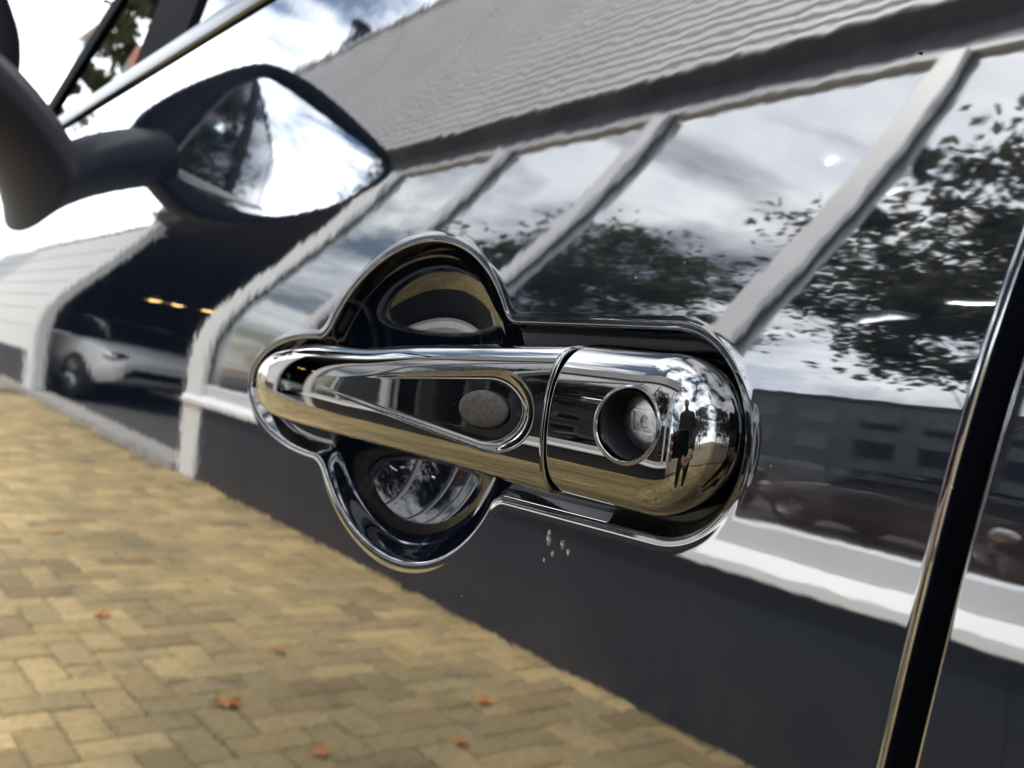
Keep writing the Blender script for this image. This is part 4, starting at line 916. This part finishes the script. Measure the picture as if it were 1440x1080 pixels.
def head_mesh():
    prof = [(-.255, .0, .085, .10), (-.225, .0, .065, .068), (-.17, .0, .056, .056), (-.125, .005, .058, .056), (-.105, .022, .075, .058), (-.085, .028, .082, .062), (-.06, .026, .086, .068), (-.03, .02, .092, .073), (.0, .015, .096, .076), (.03, .010, .099, .078), (.06, .005, .097, .076), (.085, .0, .086, .068), (.105, -.003, .064, .052), (.118, -.005, .034, .028), (.122, -.006, .004, .003)]
    n = 28; V = []
    for i in range(n):
        a = 2*PI*i/n; row = []
        for z, cxx, rx, ry in prof:
            f, sdw = cxx+rx*math.cos(a), ry*math.sin(a)
            fr = max(0, math.cos(a))
            if abs(math.sin(a)) < .30 and fr > 0: f += .022*math.exp(-((z+.03)/.022)**2)*(1-abs(math.sin(a))/.3)+.006*math.exp(-((z+.072)/.012)**2)
            if .2 < abs(math.sin(a)) < .65 and fr > 0: f -= .008*math.exp(-((z-.0)/.016)**2)
            if abs(math.cos(a)) < .25: sdw *= 1+.16*math.exp(-((z+.01)/.03)**2)
            row.append((f, sdw, z))
        V.append(row)
    return np.array(V)
HM = head_mesh(); hb = bp(.10, 0, 1.68); tilt = .30
def hx(f, sdw, z): return hb+face*(f*math.cos(tilt)+z*math.sin(tilt)*.6)+sd*sdw+Vector((0, 0, z*math.cos(tilt)-f*math.sin(tilt)))
V_ = np.array([[tuple(hx(*p)) for p in row] for row in HM]); body = link('body', gridmesh('body', V_, closed_u=True), SKIN, PE, smooth=True)
body.modifiers.new('s', 'SUBSURF').render_levels = 1
HV = np.array([[tuple(hx(p[0]*1.10-.012, p[1]*1.12, p[2]*1.08+.004)) for p in row[6:]] for row in HM]); n_ = len(HV); keep = [i for i in range(n_+1) if not (abs(math.sin(2*PI*i/n_)) < .75 and math.cos(2*PI*i/n_) > 0)]
hv = []
for i in range(n_):
    a = 2*PI*i/n_; front = math.cos(a) > .35
    hv.append([HV[i][max(k, 4)] if front else HV[i][k] for k in range(HV.shape[1])])
link('hair', gridmesh('hair', np.array(hv), closed_u=True), HAIR, PE, smooth=True)
for sg in (-1, 1):
    bm = bmesh.new(); bmesh.ops.create_uvsphere(bm, u_segments=10, v_segments=6, radius=.011, matrix=Matrix.Translation(hx(.098, sg*.031, .0))); link('eye', bm, HAIR, PE, smooth=True)
def union(name, segs, m, parent, vox=.018):
    bm = bmesh.new()
    for p, q, r0, r1 in segs:
        tube(bm, p, q, r0, r1, 16)
        for c_, r_ in ((p, r0), (q, r1)): bmesh.ops.create_uvsphere(bm, u_segments=16, v_segments=10, radius=r_, matrix=Matrix.Translation(c_))
    o = link(name, bm, m, parent, smooth=True); md = o.modifiers.new('r', 'REMESH'); md.mode = 'VOXEL'; md.voxel_size = vox; md.use_smooth_shade = True
    md = o.modifiers.new('s', 'SMOOTH'); md.iterations = 6; md.factor = .6; return o
w_ = lambda i, dz=0, f=0, s_=0: pts[i]+face*f+sd*s_+Vector((0, 0, dz))
seg = []
for s_ in (-.07, 0, .07): seg += [(w_(0, -.06, 0, s_), w_(1, 0, .02, s_), .115, .115), (w_(1, 0, .02, s_), w_(2, 0, .02, s_), .115, .125), (w_(2, 0, .02, s_), w_(3, -.06, 0, s_*.8), .125, .10)]
seg += [(w_(3, -.03), w_(4, -.02), .085, .062), (w_(3, -.07), pts[11], .09, .082), (w_(3, -.07), pts[14], .09, .082)]
for a_, b_, c_ in ((11, 12, 13), (14, 15, 16)): seg += [(pts[a_], pts[b_], .078, .056), (pts[b_], pts[c_], .056, .042)]
union('jacket', seg, JACK, PE)
seg = [(w_(0, 0, 0, -.06), w_(0, 0, 0, .06), .115, .115)]
for a_, b_, c_ in ((5, 6, 7), (8, 9, 10)): seg += [(w_(a_, .0), pts[b_], .098, .070), (pts[b_], pts[c_], .070, .052)]
union('trousers', seg, TROU, PE)
for i in (7, 10):
    p = pts[i]; skinmesh('shoe', [p+face*-.05+Vector((0, 0, -.035)), p+face*.05+Vector((0, 0, -.04)), p+face*.17+Vector((0, 0, -.055))], [(0, 1), (1, 2)], [.048, .047, .034], SHOE, PE)
# hands: palm and five fingers curling on the phone
def hand(wrist, tip, out, upv, mirror):
    d = (tip-wrist).normalized(); o_ = out; u_ = upv; palm = wrist+d*.085
    pts = [wrist, wrist+d*.04, palm]; e = [(0, 1), (1, 2)]; r = [(.026, .020), (.036, .018), (.040, .016)]
    for k in range(4):
        b = len(pts); s = (k-1.5)*.019; l = (.9, 1.05, 1.0, .8)[k]; p0 = palm+u_*s; p1 = p0+d*.030*l; p2 = p1+d*.016*l+o_*.020*l; p3 = p2+o_*.022*l-d*.006
        pts += [p0, p1, p2, p3]; e += [(2, b), (b, b+1), (b+1, b+2), (b+2, b+3)]; r += [.0105, .0095, .0088, .0075]
    b = len(pts); p0 = wrist+d*.03+u_*.030; p1 = p0+d*.03+u_*.016+o_*.008; p2 = p1+d*.028+o_*.010; pts += [p0, p1, p2]; e += [(1, b), (b, b+1), (b+1, b+2)]; r += [.013, .011, .009]
    skinmesh('hand', pts, e, r, SKIN, PE, 1)
hand(pts[13], gl, (right*1.0).normalized(), up, False); hand(pts[16], gr_, (-right*.6+up*.8).normalized(), fwd, True)
